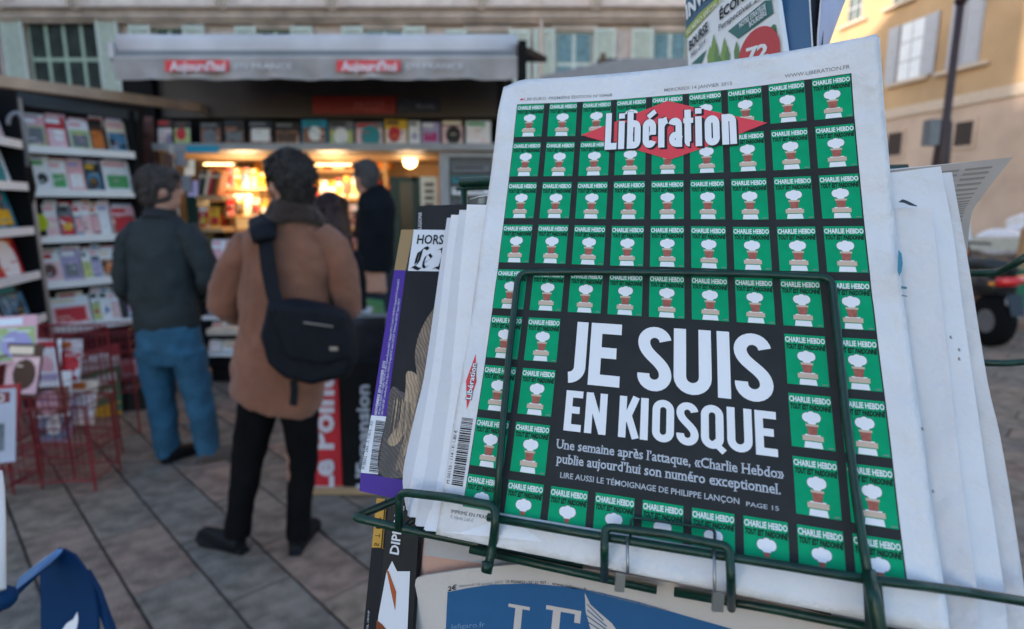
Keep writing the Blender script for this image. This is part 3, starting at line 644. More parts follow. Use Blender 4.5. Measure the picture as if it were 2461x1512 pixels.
WA = {
 0: [(.00, .22, 'pink', 'white', 'grey'), (.22, .40, 'red', 'white', 'white'), (.42, .62, 'white', 'pink', 'grey'), (.62, .76, 'brown', 'dark', 'orange'), (.79, .99, 'cream', 'pink', 'orange')],
 1: [(.04, .20, 'white', 'green', 'dark'), (.20, .36, 'white', 'pink', 'green'), (.36, .52, 'pink', 'lilac', 'white'), (.53, .68, 'dark', 'yellow', 'brown'), (.70, .99, 'white', 'pink', 'green')],
 2: [(.10, .22, 'white', 'pink', 'cream'), (.23, .36, 'grey', 'dark', 'yellow'), (.37, .45, 'white', 'red', 'pink'), (.45, .53, 'white', 'pink', 'grey'), (.53, .61, 'white', 'orange', 'pink'), (.61, .72, 'white', 'lilac', 'cream'), (.73, .99, 'pink', 'red', 'red')],
 3: [(.00, .20, 'white', 'red', 'brown'), (.20, .38, 'lilac', 'white', 'grey'), (.39, .48, 'white', 'grey', 'lilac'), (.48, .57, 'white', 'pink', 'lilac'), (.57, .72, 'white', 'cream', 'orange'), (.72, .80, 'blue', 'white', 'white'), (.81, .99, 'white', 'grey', 'blue')],
 4: [(.03, .42, 'white', 'cream', 'red'), (.43, .52, 'white', 'dark', 'red'), (.52, .62, 'white', 'dark', 'blue'), (.62, .71, 'white', 'pink', 'lilac'), (.71, .78, 'dark', 'grey', 'dark'), (.79, .98, 'blue', 'white', 'yellow')]}
ORD = ('first', 'second', 'third', 'fourth', 'fifth', 'sixth', 'seventh')
SHN = ('top', 'second', 'third', 'fourth', 'bottom')
def fill(T, W, where, grp, seed, hh=.27):
    t, A, d, n, L, rz_ = T
    for r, lst in W.items():
        for i, (a, b, c1, c2, c3) in enumerate(lst):
            h = hh*random.Random(seed+r*20+i).uniform(.88, 1.02); wq = L*(b-a)*.97
            p = A+d*(L*(a+b)/2)-n*.07; p.z = shz_[r]+.001
            magazine('magazine', '%s magazine, %s on its cover, %s from left, %s shelf of the %s' % (c1, c2 if c2 != c1 else c3, ORD[i], SHN[r], where), p, rz_, .2, wq, h, (K[c1], K[c2], K[c3]), seed+r*20+i, grp)
            rr_ = random.Random(seed+r*31+i*7); c4, c5 = rr_.choice((('white', 'pink'), ('cream', 'red'), ('white', 'grey'), ('pink', 'white'), ('red', 'white'), ('white', 'blue'), ('lilac', 'white'), ('white', 'orange')))
            p2 = A+d*(L*min(.93, (a+b)/2+.045))-n*.135; p2.z = shz_[r]+.001
            magazine('magazine', '%s magazine behind the %s one from left, %s shelf of the %s' % (c4, ORD[i], SHN[r], where), p2, rz_, .14, min(wq, .19), h+.03, (K[c4], K[c5], K[c1]), seed+r*20+i+7, grp+', second layer')
shz_ = shz
fill(tA, WA, 'wide rack', 'magazines on the wide rack', 100)
# leftmost side rack
YC = 3.95; C0 = P(-70, 500, 3.75); C1 = P(70, 500, 4.47)
shz2 = [P(35, v, 4.2).z for v in (332, 440, 552, 664, 772)]
tB = unit('magazine_rack', 'narrow side rack of magazines at the left edge of the picture', C0, C1, shz2, depth=.22)
WB = {0: [(.0, .45, 'white', 'blue', 'red'), (.48, .97, 'white', 'red', 'red')], 1: [(.0, .45, 'white', 'teal', 'dark'), (.48, .97, 'white', 'dark', 'teal')], 2: [(.0, .45, 'white', 'cream', 'green'), (.46, .97, 'teal', 'magenta', 'yellow')],
      3: [(.0, .45, 'red', 'white', 'brown'), (.46, .97, 'red', 'orange', 'white')], 4: [(.0, .45, 'dark', 'white', 'grey'), (.46, .97, 'dark', 'teal', 'yellow')]}
shz_ = shz2
fill(tB, WB, 'narrow side rack', 'magazines on the narrow side rack', 300)
post = thing('wing_post', 'pale post between the narrow side rack and the wide rack', 'post', P(80, 500, 4.6))
PX = P(77, 500, 4.55)
part('post', post, lambda m: m.tube([(PX.x, 4.55, 0), (PX.x, 4.55, P(0, 235, 4.55).z)], .028, M('pale_post', (.34, .29, .26), .6), 10), smooth=True)
part('clamp', post, lambda m: m.loft([((PX.x, 4.52, P(0, 490, 4.55).z), .03, .03), ((PX.x, 4.52, P(0, 450, 4.55).z), .065, .06), ((PX.x, 4.52, P(0, 385, 4.55).z), .05, .05), ((PX.x, 4.52, P(0, 365, 4.55).z), .03, .03)], DKB, 10), smooth=True)
wing = thing('kiosk_wing', 'dark folding wing of the kiosk with a long wooden beam on top', 'kiosk wing', P(200, 300, 5.2))
def beam(m):
    a0, a1, b0, b1 = P(-60, 172, 4.2), P(-60, 200, 4.2), P(480, 247, 5.75), P(480, 268, 5.75)
    m.add([a0, a1, b1, b0]+[p+Vector((.0, .12, 0)) for p in (a0, a1, b1, b0)], [(0, 1, 2, 3), (7, 6, 5, 4), (0, 3, 7, 4), (1, 5, 6, 2), (0, 4, 5, 1), (3, 2, 6, 7)], BEAM)
part('beam', wing, beam)
part('rear_panel', wing, lambda m: m.slab([P(-80, 1000, 4.7), P(340, 900, 5.75), P(420, 262, 6.0), P(-80, 196, 4.7)], (.4, -1, 0), .04, DK))
part('arched_rail', wing, lambda m: m.tube([P(20, 300, 4.3), P(20, 290, 4.3)]+[P(20+24*(1-math.cos(a)), 292-22*math.sin(a)*1, 4.3) for a in np.linspace(.2, 1.5, 6)]+[P(62, 300, 4.35), P(66, 400, 4.38)], .012, GREYS), smooth=True)
part('top_strip', wing, lambda m: m.slab([P(-80, 235, 4.62), P(330, 290, 5.5), P(330, 268, 5.5), P(-80, 200, 4.62)], (.4, -1, 0), .02, M('slate_panel', (.045, .052, .06), .5)))
tagp = thing('price_tag', 'round fluorescent yellow price tag on the third shelf of the wide rack', 'price tag', P(98, 560, 4.65))
part('disc', tagp, lambda m: m.loft([(P(98, 535, 4.66), .055, .065, (0, 1, 0)), (P(98, 535, 4.665), .055, .065, (0, 1, 0))], K['lime'], 20))
part('stem', tagp, lambda m: m.tube([P(98, 550, 4.67), P(100, 572, 4.67)], .003, DKB))
# low plinth with posters under the wide rack
def poster(label, quad, Y0, Y1, mats, words=None, cat='poster', name='poster'):
    (a, b, c, d) = quad; A, B, C_, D_ = P(*a, Y0), P(*b, Y1), P(*c, Y1), P(*d, Y0)
    n = (B-A).cross(D_-A)
    if n.dot(Vector((0, 0, H))-A) < 0: n = -n
    t = thing(name, label, cat, D_)
    part('board', t, lambda m: m.slab([A, B, C_, D_], n, .02, mats[0]))
    n.normalize(); af = lambda x, y, o=.002: A+(B-A)*x+(D_-A)*y+n*o
    def f(m):
        for (x0, x1, y0, y1, mt) in mats[1]: m.add([af(x0, y0), af(x1, y0), af(x1, y1), af(x0, y1)], [(0, 1, 2, 3)], mt)
    part('print', t, f)
    if words:
        def g(m):
            for body, x0, x1, yb, yt, mt in words: put(m, text2d(body, .03), lambda x, y: af(x0+(x1-x0)*x, yb+(yt-yb)*y, .005), mt)
        part('lettering', t, g)
    return t
poster('white poster with a red border leaning at the lower left edge', ((-70, 935), (48, 925), (30, 1100), (-70, 1130)), 2.7, 2.75, (cm('#b03038'), [(.04, .93, .03, .95, cm('#b9bdd0')), (.1, .8, .07, .2, cm('#a02430')), (.3, .7, .45, .8, cm('#5a7a6a'))]), [('EURO', .14, .7, .18, .09, K['white'])])
poster('green and yellow magazine poster below the wide rack', ((190, 905), (286, 880), (292, 985), (196, 1022)), 4.2, 4.3, (cm('#2a6a50'), [(0, 1, .72, 1, cm('#d09a18')), (.1, .9, .12, .3, cm('#7a9a8a'))]), [('COURRIER', .06, .94, .28, .1, K['white']), ('france', .2, .8, .52, .38, K['white'])])
poster('red headed magazine poster above the green one', ((180, 850), (285, 826), (288, 876), (190, 902)), 4.25, 4.35, (cm('#9a3038'), [(.05, .95, .5, .95, cm('#b8b0b0'))]), [('Capital', .1, .8, .45, .12, K['white'])])
poster('black poster with white script at the foot of the rack', ((290, 915), (350, 900), (352, 985), (296, 1000)), 4.35, 4.4, (cm('#0c0d12'), [(.1, .6, .2, .28, cm('#5a5a64'))]))
poster('pink and white cover above the black poster', ((288, 868), (345, 862), (348, 898), (292, 910)), 4.4, 4.45, (cm('#c09098'), [(.1, .6, .2, .7, cm('#b05050'))]))
pln = thing('rack_plinth', 'dark low plinth under the wide magazine rack', 'plinth', P(230, 900, 4.8))
part('plinth', pln, lambda m: m.slab([P(60, 1005, 4.5), P(400, 925, 5.2), P(400, 812, 5.2), P(60, 812, 4.5)], (.5, -1, 0), .3, DKB))

# ------------------------------------------------------------------ red wire baskets with newspapers
RW = M('red_wire_paint', (.20, .012, .018), .4, var=.15, spec=.5)
def basket(label, x0, x1, y0, y1, z0, z1, n, rot=0.0, group='red wire baskets'):
    t = thing('wire_basket', label, 'wire basket', ((x0+x1)/2, (y0+y1)/2, 0), group); cxx, cyy = (x0+x1)/2, (y0+y1)/2
    def q(x, y, z):
        a = x-cxx; b = y-cyy; return (cxx+a*math.cos(rot)-b*math.sin(rot), cyy+a*math.sin(rot)+b*math.cos(rot), z)
    def rim(z, r): return lambda m: m.tube([q(x0, y0, z), q(x1, y0, z), q(x1, y1, z), q(x0, y1, z)], r*.65, RW, 6, closed=True)
    for z in (z0, (z0+z1)/2, z1): part('rail', t, rim(z, .008))
    for i in range(n):
        x = x0+(x1-x0)*(i+.5)/n
        part('wire', t, lambda m: m.tube([q(x, y1, z1), q(x, y1, z0), q(x, y0, z0), q(x, y0, z1)], .0022, RW, 5))
    for i in range(7):
        z = z0+(z1-z0)*(i+.5)/7; part('wire', t, lambda m: m.tube([q(x0, y0, z), q(x0, y1, z), q(x1, y1, z), q(x1, y0, z)], .0018, RW, 5))
    for x, y in ((x0, y0), (x1, y0), (x1, y1), (x0, y1)): part('leg', t, lambda m: m.tube([q(x, y, 0), q(x, y, z1)], .007, RW, 6))
    return t
b1 = G(235, 1075); b0 = G(95, 1090)
basket('nearer red wire basket standing in front of the racks', -2.95, -2.48, 3.25, 3.6, .12, .82, 17, -.15)
basket('red wire basket at the far left beside the white poster', -2.98, -2.62, 2.78, 3.12, .1, .78, 15, -.15)
basket('low red wire basket between the two taller ones', -2.72, -2.3, 3.05, 3.3, .06, .48, 14, .1)
basket('red wire basket further back under the wide rack', -3.2, -2.6, 3.8, 4.15, .3, .72, 18, .35)
for i, (u, v, Y, c1, c2, c3, rz_, ln_) in enumerate(((20, 800, 3.0, 'pink', 'white', 'lilac', .5, .6), (35, 880, 2.95, 'brown', 'cream', 'brown', -.1, .3), (90, 860, 3.5, 'white', 'red', 'pink', .3, .35), (140, 860, 3.55, 'white', 'orange', 'red', .1, .35), (115, 940, 3.4, 'white', 'lilac', 'pink', .2, .3), (180, 960, 3.5, 'cream', 'orange', 'white', -.1, .3), (120, 1000, 3.45, 'lilac', 'grey', 'white', 0, .3))):
    p = P(u, v, Y)
    magazine('magazine', '%s magazine with %s print in the red wire baskets' % (('pink', 'brown', 'white', 'small white', 'white and lilac', 'cream', 'lilac')[i], c2), (p.x, p.y, p.z-.16), rz_, ln_, .2, .27, (K[c1], K[c2], K[c3]), 400+i, 'papers in the red wire baskets')
# press display stand behind the brown coat
st = thing('display_stand', 'black press display stand on a wooden base behind the man in brown', 'display stand', (P(800, 1190, 3.1).x, 3.1, 0))
part('base', st, lambda m: m.bb((P(740, 1190, 3.02).x, 3.0, .01), (P(990, 1190, 3.02).x, 3.4, .045), M('plywood', (.42, .27, .15), .6)))
part('red_panel', st, lambda m: m.slab([P(738, 1190, 3.03), P(823, 1185, 3.03), P(812, 903, 3.12), P(760, 915, 3.12)], (0, -1, 0), .3, M('red_panel', (.52, .008, .025), .45)))
part('black_panel', st, lambda m: m.slab([P(866, 1178, 3.02), P(985, 1180, 3.02), P(985, 870, 3.1), P(815, 870, 3.1), P(826, 1178, 3.02)], (0, -1, 0), .3, DKB))
pls = Plane(P(800, 1190, 3.018), (P(823, 1185, 3.018)-P(738, 1190, 3.018)).cross(P(760, 915, 3.108)-P(738, 1190, 3.018)))
part('red_panel_lettering', st, lambda m: ptext(m, pls, 'Le Point', (800, 1182), (800, 905), (748, 1182), cm('#c8c2cc'), .004, bold=.035))
pls2 = Plane(P(900, 1180, 3.012), (P(985, 1180, 3.012)-P(830, 1180, 3.012)).cross(P(900, 870, 3.09)-P(900, 1180, 3.012)))
part('black_panel_lettering', st, lambda m: ptext(m, pls2, "L'Expansion", (886, 1172), (886, 925), (856, 1172), cm('#b4b6c0'), .004, bold=.03))
bx_ = thing('poster_box', 'black framed poster box on top of the press display stand', 'poster box', P(870, 870, 3.2))
part('frame', bx_, lambda m: m.slab([P(812, 872, 3.2), P(935, 872, 3.2), P(935, 752, 3.3), P(812, 756, 3.3)], (0, -1, .2), .18, M('grey_frame_edge', (.16, .17, .18), .4)))
part('poster', bx_, lambda m: m.slab([P(820, 864, 3.195), P(927, 864, 3.195), P(927, 762, 3.285), P(820, 764, 3.285)], (0, -1, .2), .004, M('glossy_black_poster', (.012, .014, .018), .2, var=.5)))
lf = thing('leaflet_pile', 'green and white leaflets behind the black poster box', 'leaflets', P(885, 745, 3.6))
part('green_leaflet', lf, lambda m: m.slab([P(862, 752, 3.5), P(925, 752, 3.5), P(920, 722, 3.8), P(870, 716, 3.8)], (0, -.3, 1), .02, cm('#3f7d4a')))
part('white_leaflet', lf, lambda m: m.slab([P(858, 748, 3.45), P(890, 752, 3.45), P(895, 738, 3.55), P(862, 734, 3.55)], (0, -.3, 1), .008, cm('#b8bcc0')))
cs = thing('card_spinner', 'spinner of picture cards behind the head of the man in the dark jacket', 'card spinner', P(430, 500, 4.9))
part('pole', cs, lambda m: m.tube([(P(425, 500, 4.9).x, 4.9, 0), (P(425, 500, 4.9).x, 4.9, P(0, 350, 4.9).z)], .015, GREYS))
for i, (u, v, c) in enumerate(((402, 388, 'brown'), (432, 378, 'grey'), (455, 402, 'cream'), (410, 428, 'brown'), (446, 440, 'grey'), (462, 452, 'lilac'))):
    part('card', cs, lambda m: m.slab([P(u-12, v+20, 4.86), P(u+12, v+20, 4.82), P(u+12, v-18, 4.84), P(u-12, v-18, 4.88)], (0, -1, 0), .004, K[c]))

# ------------------------------------------------------------------ people
SKIN = M('skin', (.42, .22, .16), .55, var=.1, scale=20)
def organic(name, parent, mb, vox=.014, it=4, noise=0, nsc=.1):
    o = mb.build(name, parent, smooth=True)
    r = o.modifiers.new('remesh', 'REMESH'); r.mode = 'VOXEL'; r.voxel_size = vox; r.use_smooth_shade = True
    if it: s = o.modifiers.new('smooth', 'SMOOTH'); s.factor = .5; s.iterations = it
    if noise:
        tx = bpy.data.textures.get('folds%g' % nsc) or bpy.data.textures.new('folds%g' % nsc, 'CLOUDS'); tx.noise_scale = nsc
        d = o.modifiers.new('folds', 'DISPLACE'); d.texture = tx; d.strength = noise; d.mid_level = .5; d.texture_coords = 'LOCAL'
    return o
def head(m, c, turn, k=1.0):     # c = centre of skull; turn = direction faced (unit vector in XY)
    c = Vector(c); f = Vector((turn[0], turn[1], 0)).normalized(); s = Vector((-f.y, f.x, 0)); rz_ = Matrix.Rotation(math.atan2(f.y, f.x), 3, 'Z')
    m.ball(c, (.098*k, .078*k, .105*k), SKIN, 14, rz_); m.ball(c+f*.035*k+Vector((0, 0, -.065*k)), (.062*k, .056*k, .062*k), SKIN, 12, rz_)
    m.loft([(c+f*.088*k+Vector((0, 0, .022*k)), .009, .009), (c+f*.112*k+Vector((0, 0, -.022*k)), .016, .014), (c+f*.092*k+Vector((0, 0, -.034*k)), .014, .01)], SKIN, 8)
    m.ball(c+f*.088*k+Vector((0, 0, -.062*k)), (.012, .024, .008), SKIN, 8, rz_)
    for g in (-1, 1):
        m.ball(c+s*g*.08*k+Vector((0, 0, -.018*k)), (.02, .011, .032), SKIN, 8, rz_)
        m.ball(c+f*.082*k+s*g*.03*k+Vector((0, 0, .01*k)), (.010, .012, .009), SKIN, 8, rz_)
def hand(m, w_, d, up=(0, 0, 1), side=1):   # wrist, pointing direction
    w_ = Vector(w_); d = Vector(d).normalized(); u = Vector(up); s = d.cross(u).normalized()*side; n = s.cross(d).normalized()
    m.loft([(w_, .028, .02), (w_+d*.04, .04, .018), (w_+d*.09, .042, .016)], SKIN, 8)
    for i, (o, l) in enumerate(((-.03, .06), (-.010, .072), (.010, .068), (.029, .052))):
        a = w_+d*.085+s*o; b = a+d*l*.55-n*.012; m.tube([a, b, b+d*l*.3-n*.03], [.010, .009, .007], SKIN, 6)
    a = w_+d*.03-s*.03; m.tube([a, a+d*.035-s*.02-n*.01, a+d*.06-s*.018-n*.02], [.012, .010, .008], SKIN, 6)
def eyes(parent, c, turn, k=1.0):
    c = Vector(c); f = Vector((turn[0], turn[1], 0)).normalized(); s = Vector((-f.y, f.x, 0))
    for g in (-1, 1): part('eye', parent, lambda m: m.ball(c+f*.089*k+s*g*.03*k+Vector((0, 0, .01*k)), .0075, BLK, 8), smooth=True)
def hair(parent, c, turn, mat, k=1.0, noise=.02, low=.0, long=0):
    c = Vector(c); f = Vector((turn[0], turn[1], 0)).normalized(); rz_ = Matrix.Rotation(math.atan2(f.y, f.x), 3, 'Z'); m = MB()
    m.ball(c-f*.018+Vector((0, 0, .024)), (.102*k, .083*k, .104*k), mat, 16, rz_)
    m.ball(c-f*.046+Vector((0, 0, -.03-low)), (.060*k, .070*k, .075*k), mat, 14, rz_)
    m.ball(c+f*.05+Vector((0, 0, .078)), (.055*k, .07*k, .035*k), mat, 12, rz_)
    if long: m.loft([(c-f*.02, .1*k, .1*k), (c-f*.05+Vector((0, 0, -.12)), .125*k, .10*k), (c-f*.06+Vector((0, 0, -.26)), .13*k, .085*k), (c-f*.05+Vector((0, 0, -.36)), .09*k, .05*k)], mat, 14)
    h_ = organic('hair', parent, m, .009, 2, noise, .035)
    rt = random.Random(int(abs(c.x)*1000)); t_ = MB()
    for i in range(520):
        a = rt.uniform(0, 2*math.pi); el = rt.uniform(-.75, 1.5); d = Vector((math.cos(a)*math.cos(el), math.sin(a)*math.cos(el), math.sin(el)))
        if d.dot(f) > .55 and el < .5: continue
        if el < -.1 and d.dot(f) > -.2: continue
        dl = rz_.to_4x4().inverted().to_3x3() @ d
        p = c-f*.018+Vector((0, 0, .02))+(rz_ @ Vector((dl.x*.10*k, dl.y*.082*k, dl.z*.103*k)))
        fl = (Vector((0, 0, -1))+f*rt.uniform(-.7, .2)+Vector((rt.uniform(-.5, .5), rt.uniform(-.5, .5), rt.uniform(-.2, .5)))); fl = (fl-d*fl.dot(d)*.75).normalized()
        sd_ = d.cross(fl).normalized()*.006*rt.uniform(.6, 1.4); l_ = rt.uniform(.02, .045)
        q1 = p+d*.010+fl*l_*.5; q2 = p+d*rt.uniform(.0, .016)+fl*l_
        t_.add([p-sd_, p+sd_, q1+sd_*.8, q1-sd_*.8, q2], [(0, 1, 2, 3), (3, 2, 4)], mat)
    ho = t_.build('hair_strands', h_); ho['kind'] = 'stuff'
    return h_
def shoe(parent, heel, d, mat, l=.28):
    heel = Vector(heel); d = Vector((d[0], d[1], 0)).normalized(); m = MB(); s = Vector((-d.y, d.x, 0))
    m.loft([(heel+Vector((0, 0, .045)), .034, .04, d), (heel+d*.05+Vector((0, 0, .05)), .042, .046, d), (heel+d*.14+Vector((0, 0, .04)), .045, .036, d), (heel+d*.22+Vector((0, 0, .032)), .05, .028, d), (heel+d*l+Vector((0, 0, .022)), .028, .016, d)], mat, 14)
    m.slab([heel+d*x+s*y+Vector((0, 0, .016)) for x, y in ((-.03, -.03), (.08, -.036), (.22, -.05), (l+.01, -.02), (l+.01, .02), (.22, .05), (.08, .036), (-.03, .03))], (0, 0, 1), .014, BLK)
    return organic('shoe', parent, m, .009, 2)

# --- man in the brown coat
Y = 2.5; g = G(628, 1298)
man = thing('person', 'man seen from behind in a brown wool coat with a black shoulder bag', 'person', (P(670, 900, Y).x, Y, 0))
q = lambda u, v, dy=0.0: P(u, v, Y+dy)
hc = q(694, 440); fdir = (-.80, .55)
m = MB(); head(m, hc, fdir, 1.0)
m.loft([(hc+Vector((.0, -.01, -.03)), .055, .06), (q(700, 520), .062, .062), (q(700, 575), .08, .07)], SKIN)
m.loft([(q(700, 560), .14, .10), (q(695, 640), .17, .12), (q(685, 800), .15, .11), (q(660, 930), .16, .12)], SKIN)
for s_, a, b, c in ((-1, (585, 600), (535, 715), (610, 745)), (1, (800, 600), (832, 730), (800, 750))):
    m.loft([(q(*a), .05, .05), (q(*b), .042, .042), (q(*c, .28), .03, .03)], SKIN)
for pts in (((620, 930, 0), (600, 1080, 0), (575, 1285, .02)), ((715, 930, 0), (720, 1080, 0), (715, 1290, .0))):
    m.loft([(q(*p), r, r) for p, r in zip(pts, (.075, .055, .035))], SKIN)
hand(m, q(612, 745, .28), (.5, .8, .1)); hand(m, q(798, 750, .28), (-.5, .8, .1), side=-1)
organic('body', man, m, .012, 2); eyes(man, hc, fdir)
HAIRB = M('dark_grey_brown_hair', (.022, .018, .017), .8, var=.4, scale=60)
hair(man, hc, fdir, HAIRB, 1.10, .035)
COAT = M('brown_wool_coat', (.20, .083, .050), .9, var=.14, scale=10, bump=.35, bscale=90, sheen=.15)
m = MB()
m.loft([(q(704, 525), .075, .075), (q(702, 545), .15, .10), (q(698, 580), .205, .125), (q(694, 640), .20, .15), (q(692, 720), .19, .155), (q(684, 800), .19, .155), (q(676, 880), .195, .16), (q(664, 950), .198, .165), (q(660, 966), .19, .16)], COAT, 24)
organic('coat', man, m, .011, 5, .04, .13)
m = MB(); m.loft([(q(644, 556), .05, .075), (q(606, 585), .070, .085), (q(572, 635), .078, .085), (q(546, 695), .074, .078), (q(538, 735), .066, .068), (q(575, 752, .14), .060, .062), (q(610, 757, .28), .052, .052)], COAT); organic('sleeve', man, m, .010, 4, .028, .12)
m = MB(); m.loft([(q(764, 556), .05, .075), (q(800, 595), .070, .085), (q(826, 665), .070, .078), (q(838, 735), .062, .07), (q(815, 752, .15), .056, .058), (q(795, 755, .28), .050, .050)], COAT); organic('sleeve', man, m, .010, 4, .028, .12)
m = MB(); FUR = M('dark_brown_collar', (.028, .016, .013), .95, var=.3, scale=60, sheen=.2)
m.loft([(q(705, 550, -.01), .125, .105), (q(703, 530, 0), .13, .11), (q(701, 508, .0), .105, .10), (q(700, 492, .01), .085, .09)], FUR, 20)
organic('collar', man, m, .009, 2, .02, .03)
TRB = M('black_trousers', (.005, .005, .006), .9, var=.3, spec=.08)
m = MB()
m.loft([(q(640, 930), .10, .11), (q(615, 1000), .085, .09), (q(598, 1100), .068, .07), (q(580, 1200), .058, .06), (q(570, 1285, .01), .056, .065)], TRB)
m.loft([(q(700, 930), .10, .11), (q(722, 1000), .08, .09), (q(728, 1100), .064, .07), (q(722, 1200), .054, .06), (q(716, 1290), .054, .065)], TRB)
organic('trousers', man, m, .012, 2, .02, .12)
SH = M('black_shoe_leather', (.006, .007, .009), .6, var=.2, spec=.15)
f0 = q(575, 1290); shoe(man, (f0.x+.02, f0.y-.03, 0), (-.80, -.0+.35), SH, .27)
f0 = q(716, 1290); shoe(man, (f0.x, f0.y-.04, 0), (.0, 1), SH, .24)
# bag hanging on him: a thing of its own
bag = thing('shoulder_bag', 'black messenger bag hanging at the hip of the man in brown', 'bag', q(740, 900, -.22))
BG = M('black_nylon', (.006, .008, .013), .7, var=.25, scale=30, bump=.2, bscale=200, spec=.15)
m = MB(); bq = lambda u, v, d=-.20: P(u, v, Y+d)
def pad(m, pts, th, mat):     # puffy slab
    k = len(pts); c = sum((Vector(p) for p in pts), Vector())/k
    for sc_, dy in ((.9, -th/2), (1.0, -th*.2), (1.0, th*.2), (.9, th/2)): pass
    rings = [[c+(Vector(p)-c)*s_+Vector((0, dy, 0)) for p in pts] for s_, dy in ((.88, -th/2), (.98, -th*.3), (1, 0), (.98, th*.3), (.88, th/2))]
    vs = [p for r in rings for p in r]; fs = [tuple(range(k)), tuple(range(5*k-1, 4*k-1, -1))]
    for i in range(4):
        for j in range(k): fs.append((i*k+j, (i+1)*k+j, (i+1)*k+(j+1) % k, i*k+(j+1) % k))
    m.add(vs, fs, mat)
pad(m, [bq(*p) for p in ((650, 722), (700, 716), (780, 730), (835, 748), (852, 800), (858, 870), (840, 905), (760, 920), (690, 905), (650, 870), (632, 800))], .13, BG)
organic('bag_body', bag, m, .011, 3, .012, .08)
m = MB(); pad(m, [bq(*p, -.265) for p in ((668, 732), (770, 738), (830, 758), (846, 860), (780, 878), (690, 862), (660, 800))], .03, BG); organic('flap', bag, m, .009, 2)
part('zip', bag, lambda m: m.tube([bq(730, 775, -.286), bq(800, 785, -.286)], .003, STEEL, 6))
part('maker_badge', bag, lambda m: m.box(bq(802, 838, -.288), (.03, .004, .014), STEEL))
def strap(m, pts, wd_, mt):
    L_, R_ = [], []
    for i, p in enumerate(pts):
        a = pts[max(i-1, 0)]; b = pts[min(i+1, len(pts)-1)]; t = (b-a).normalized(); s_ = t.cross(Vector((0, 1, 0))).normalized()*wd_/2
        L_.append(p+s_); R_.append(p-s_)
    n = len(pts); back = Vector((0, .006, 0))
    m.add(L_+R_+[p+back for p in L_]+[p+back for p in R_], [(i, i+1, n+i+1, n+i) for i in range(n-1)]+[(2*n+i, 3*n+i, 3*n+i+1, 2*n+i+1) for i in range(n-1)]+[(i, 2*n+i, 2*n+i+1, i+1) for i in range(n-1)]+[(n+i, n+i+1, 3*n+i+1, 3*n+i) for i in range(n-1)], mt)
part('strap', bag, lambda m: strap(m, [q(628, 540, .05), q(626, 525, -.04), q(632, 545, -.13), q(638, 590, -.17), q(645, 650, -.19), q(655, 700, -.22), q(668, 745, -.25), q(675, 775, -.27)], .058, BG))
part('shoulder_pad', bag, lambda m: m.loft([(q(627, 528, -.05), .05, .02), (q(632, 550, -.14), .052, .02), (q(636, 578, -.175), .045, .018)], BG, 12), smooth=True)
part('strap_tail', bag, lambda m: strap(m, [bq(705, 915, -.2), bq(707, 940, -.2), bq(704, 975, -.2)], .03, BG))

# --- man in the dark jacket and jeans
Y = 3.48; man = thing('person', 'man seen from behind in a dark grey jacket and blue jeans', 'person', (P(430, 900, Y).x, Y, 0))
hc = q(386, 455); fdir = (.80, .55)
m = MB(); head(m, hc, fdir, 1.0)
m.loft([(hc+Vector((0, 0, -.03)), .055, .06), (q(386, 510), .06, .06), (q(386, 540), .08, .07)], SKIN)
m.loft([(q(386, 545), .14, .10), (q(388, 650), .16, .12), (q(400, 780), .16, .12), (q(410, 830), .16, .12)], SKIN)
m.loft([(q(322, 570), .05, .05), (q(300, 670), .04, .04), (q(330, 710, .25), .03, .03)], SKIN); m.loft([(q(460, 565), .05, .05), (q(495, 660), .04, .04), (q(475, 700, .25), .03, .03)], SKIN)
m.loft([(q(375, 830), .075, .075), (q(388, 950), .055, .055), (q(402, 1088), .035, .035)], SKIN); m.loft([(q(450, 830), .075, .075), (q(478, 950), .055, .055), (q(498, 1088), .035, .035)], SKIN)
hand(m, q(330, 710, .25), (.5, .8, .1)); hand(m, q(475, 700, .25), (-.5, .8, .2), side=-1)
organic('body', man, m, .013, 2); eyes(man, hc, fdir)
hair(man, hc, fdir, M('grey_brown_hair', (.045, .036, .034), .85, var=.4, scale=60), 1.12, .035)
JK = M('dark_slate_jacket', (.024, .032, .036), .7, spec=.2, var=.2, scale=5, bump=.3, bscale=10)
m = MB()
m.loft([(q(386, 512), .085, .08), (q(386, 528), .13, .10), (q(388, 556), .19, .12), (q(390, 610), .19, .145), (q(392, 680), .19, .15), (q(398, 740), .19, .145), (q(402, 778), .19, .14), (q(404, 790), .18, .135)], JK, 24)
organic('jacket', man, m, .012, 4, .03, .12)
m = MB(); m.loft([(q(340, 545), .06, .08), (q(318, 578), .08, .09), (q(304, 640), .072, .08), (q(298, 690), .062, .07), (q(318, 712, .14), .052, .055), (q(333, 716, .25), .048, .048)], JK); organic('sleeve', man, m, .011, 3, .03, .08)
m = MB(); m.loft([(q(440, 545), .06, .08), (q(470, 588), .08, .09), (q(494, 640), .07, .08), (q(500, 672), .062, .07), (q(488, 700, .12), .052, .055), (q(475, 710, .25), .048, .048)], JK); organic('sleeve', man, m, .011, 3, .03, .08)
m = MB(); m.loft([(q(386, 530, -.01), .105, .10), (q(387, 508, 0), .085, .085), (q(388, 498, 0), .08, .08)], M('black_collar', (.012, .014, .018), .8), 18); organic('collar', man, m, .01, 2)
JN = M('blue_denim', (.017, .082, .15), .8, var=.35, scale=7, bump=.3, bscale=40)
m = MB()
m.loft([(q(404, 775), .175, .135), (q(408, 830), .185, .145), (q(412, 870), .17, .13)], JN, 20)
m.loft([(q(372, 840), .10, .12), (q(380, 900), .092, .10), (q(390, 980), .078, .085), (q(400, 1060), .072, .08), (q(407, 1092), .068, .085)], JN)
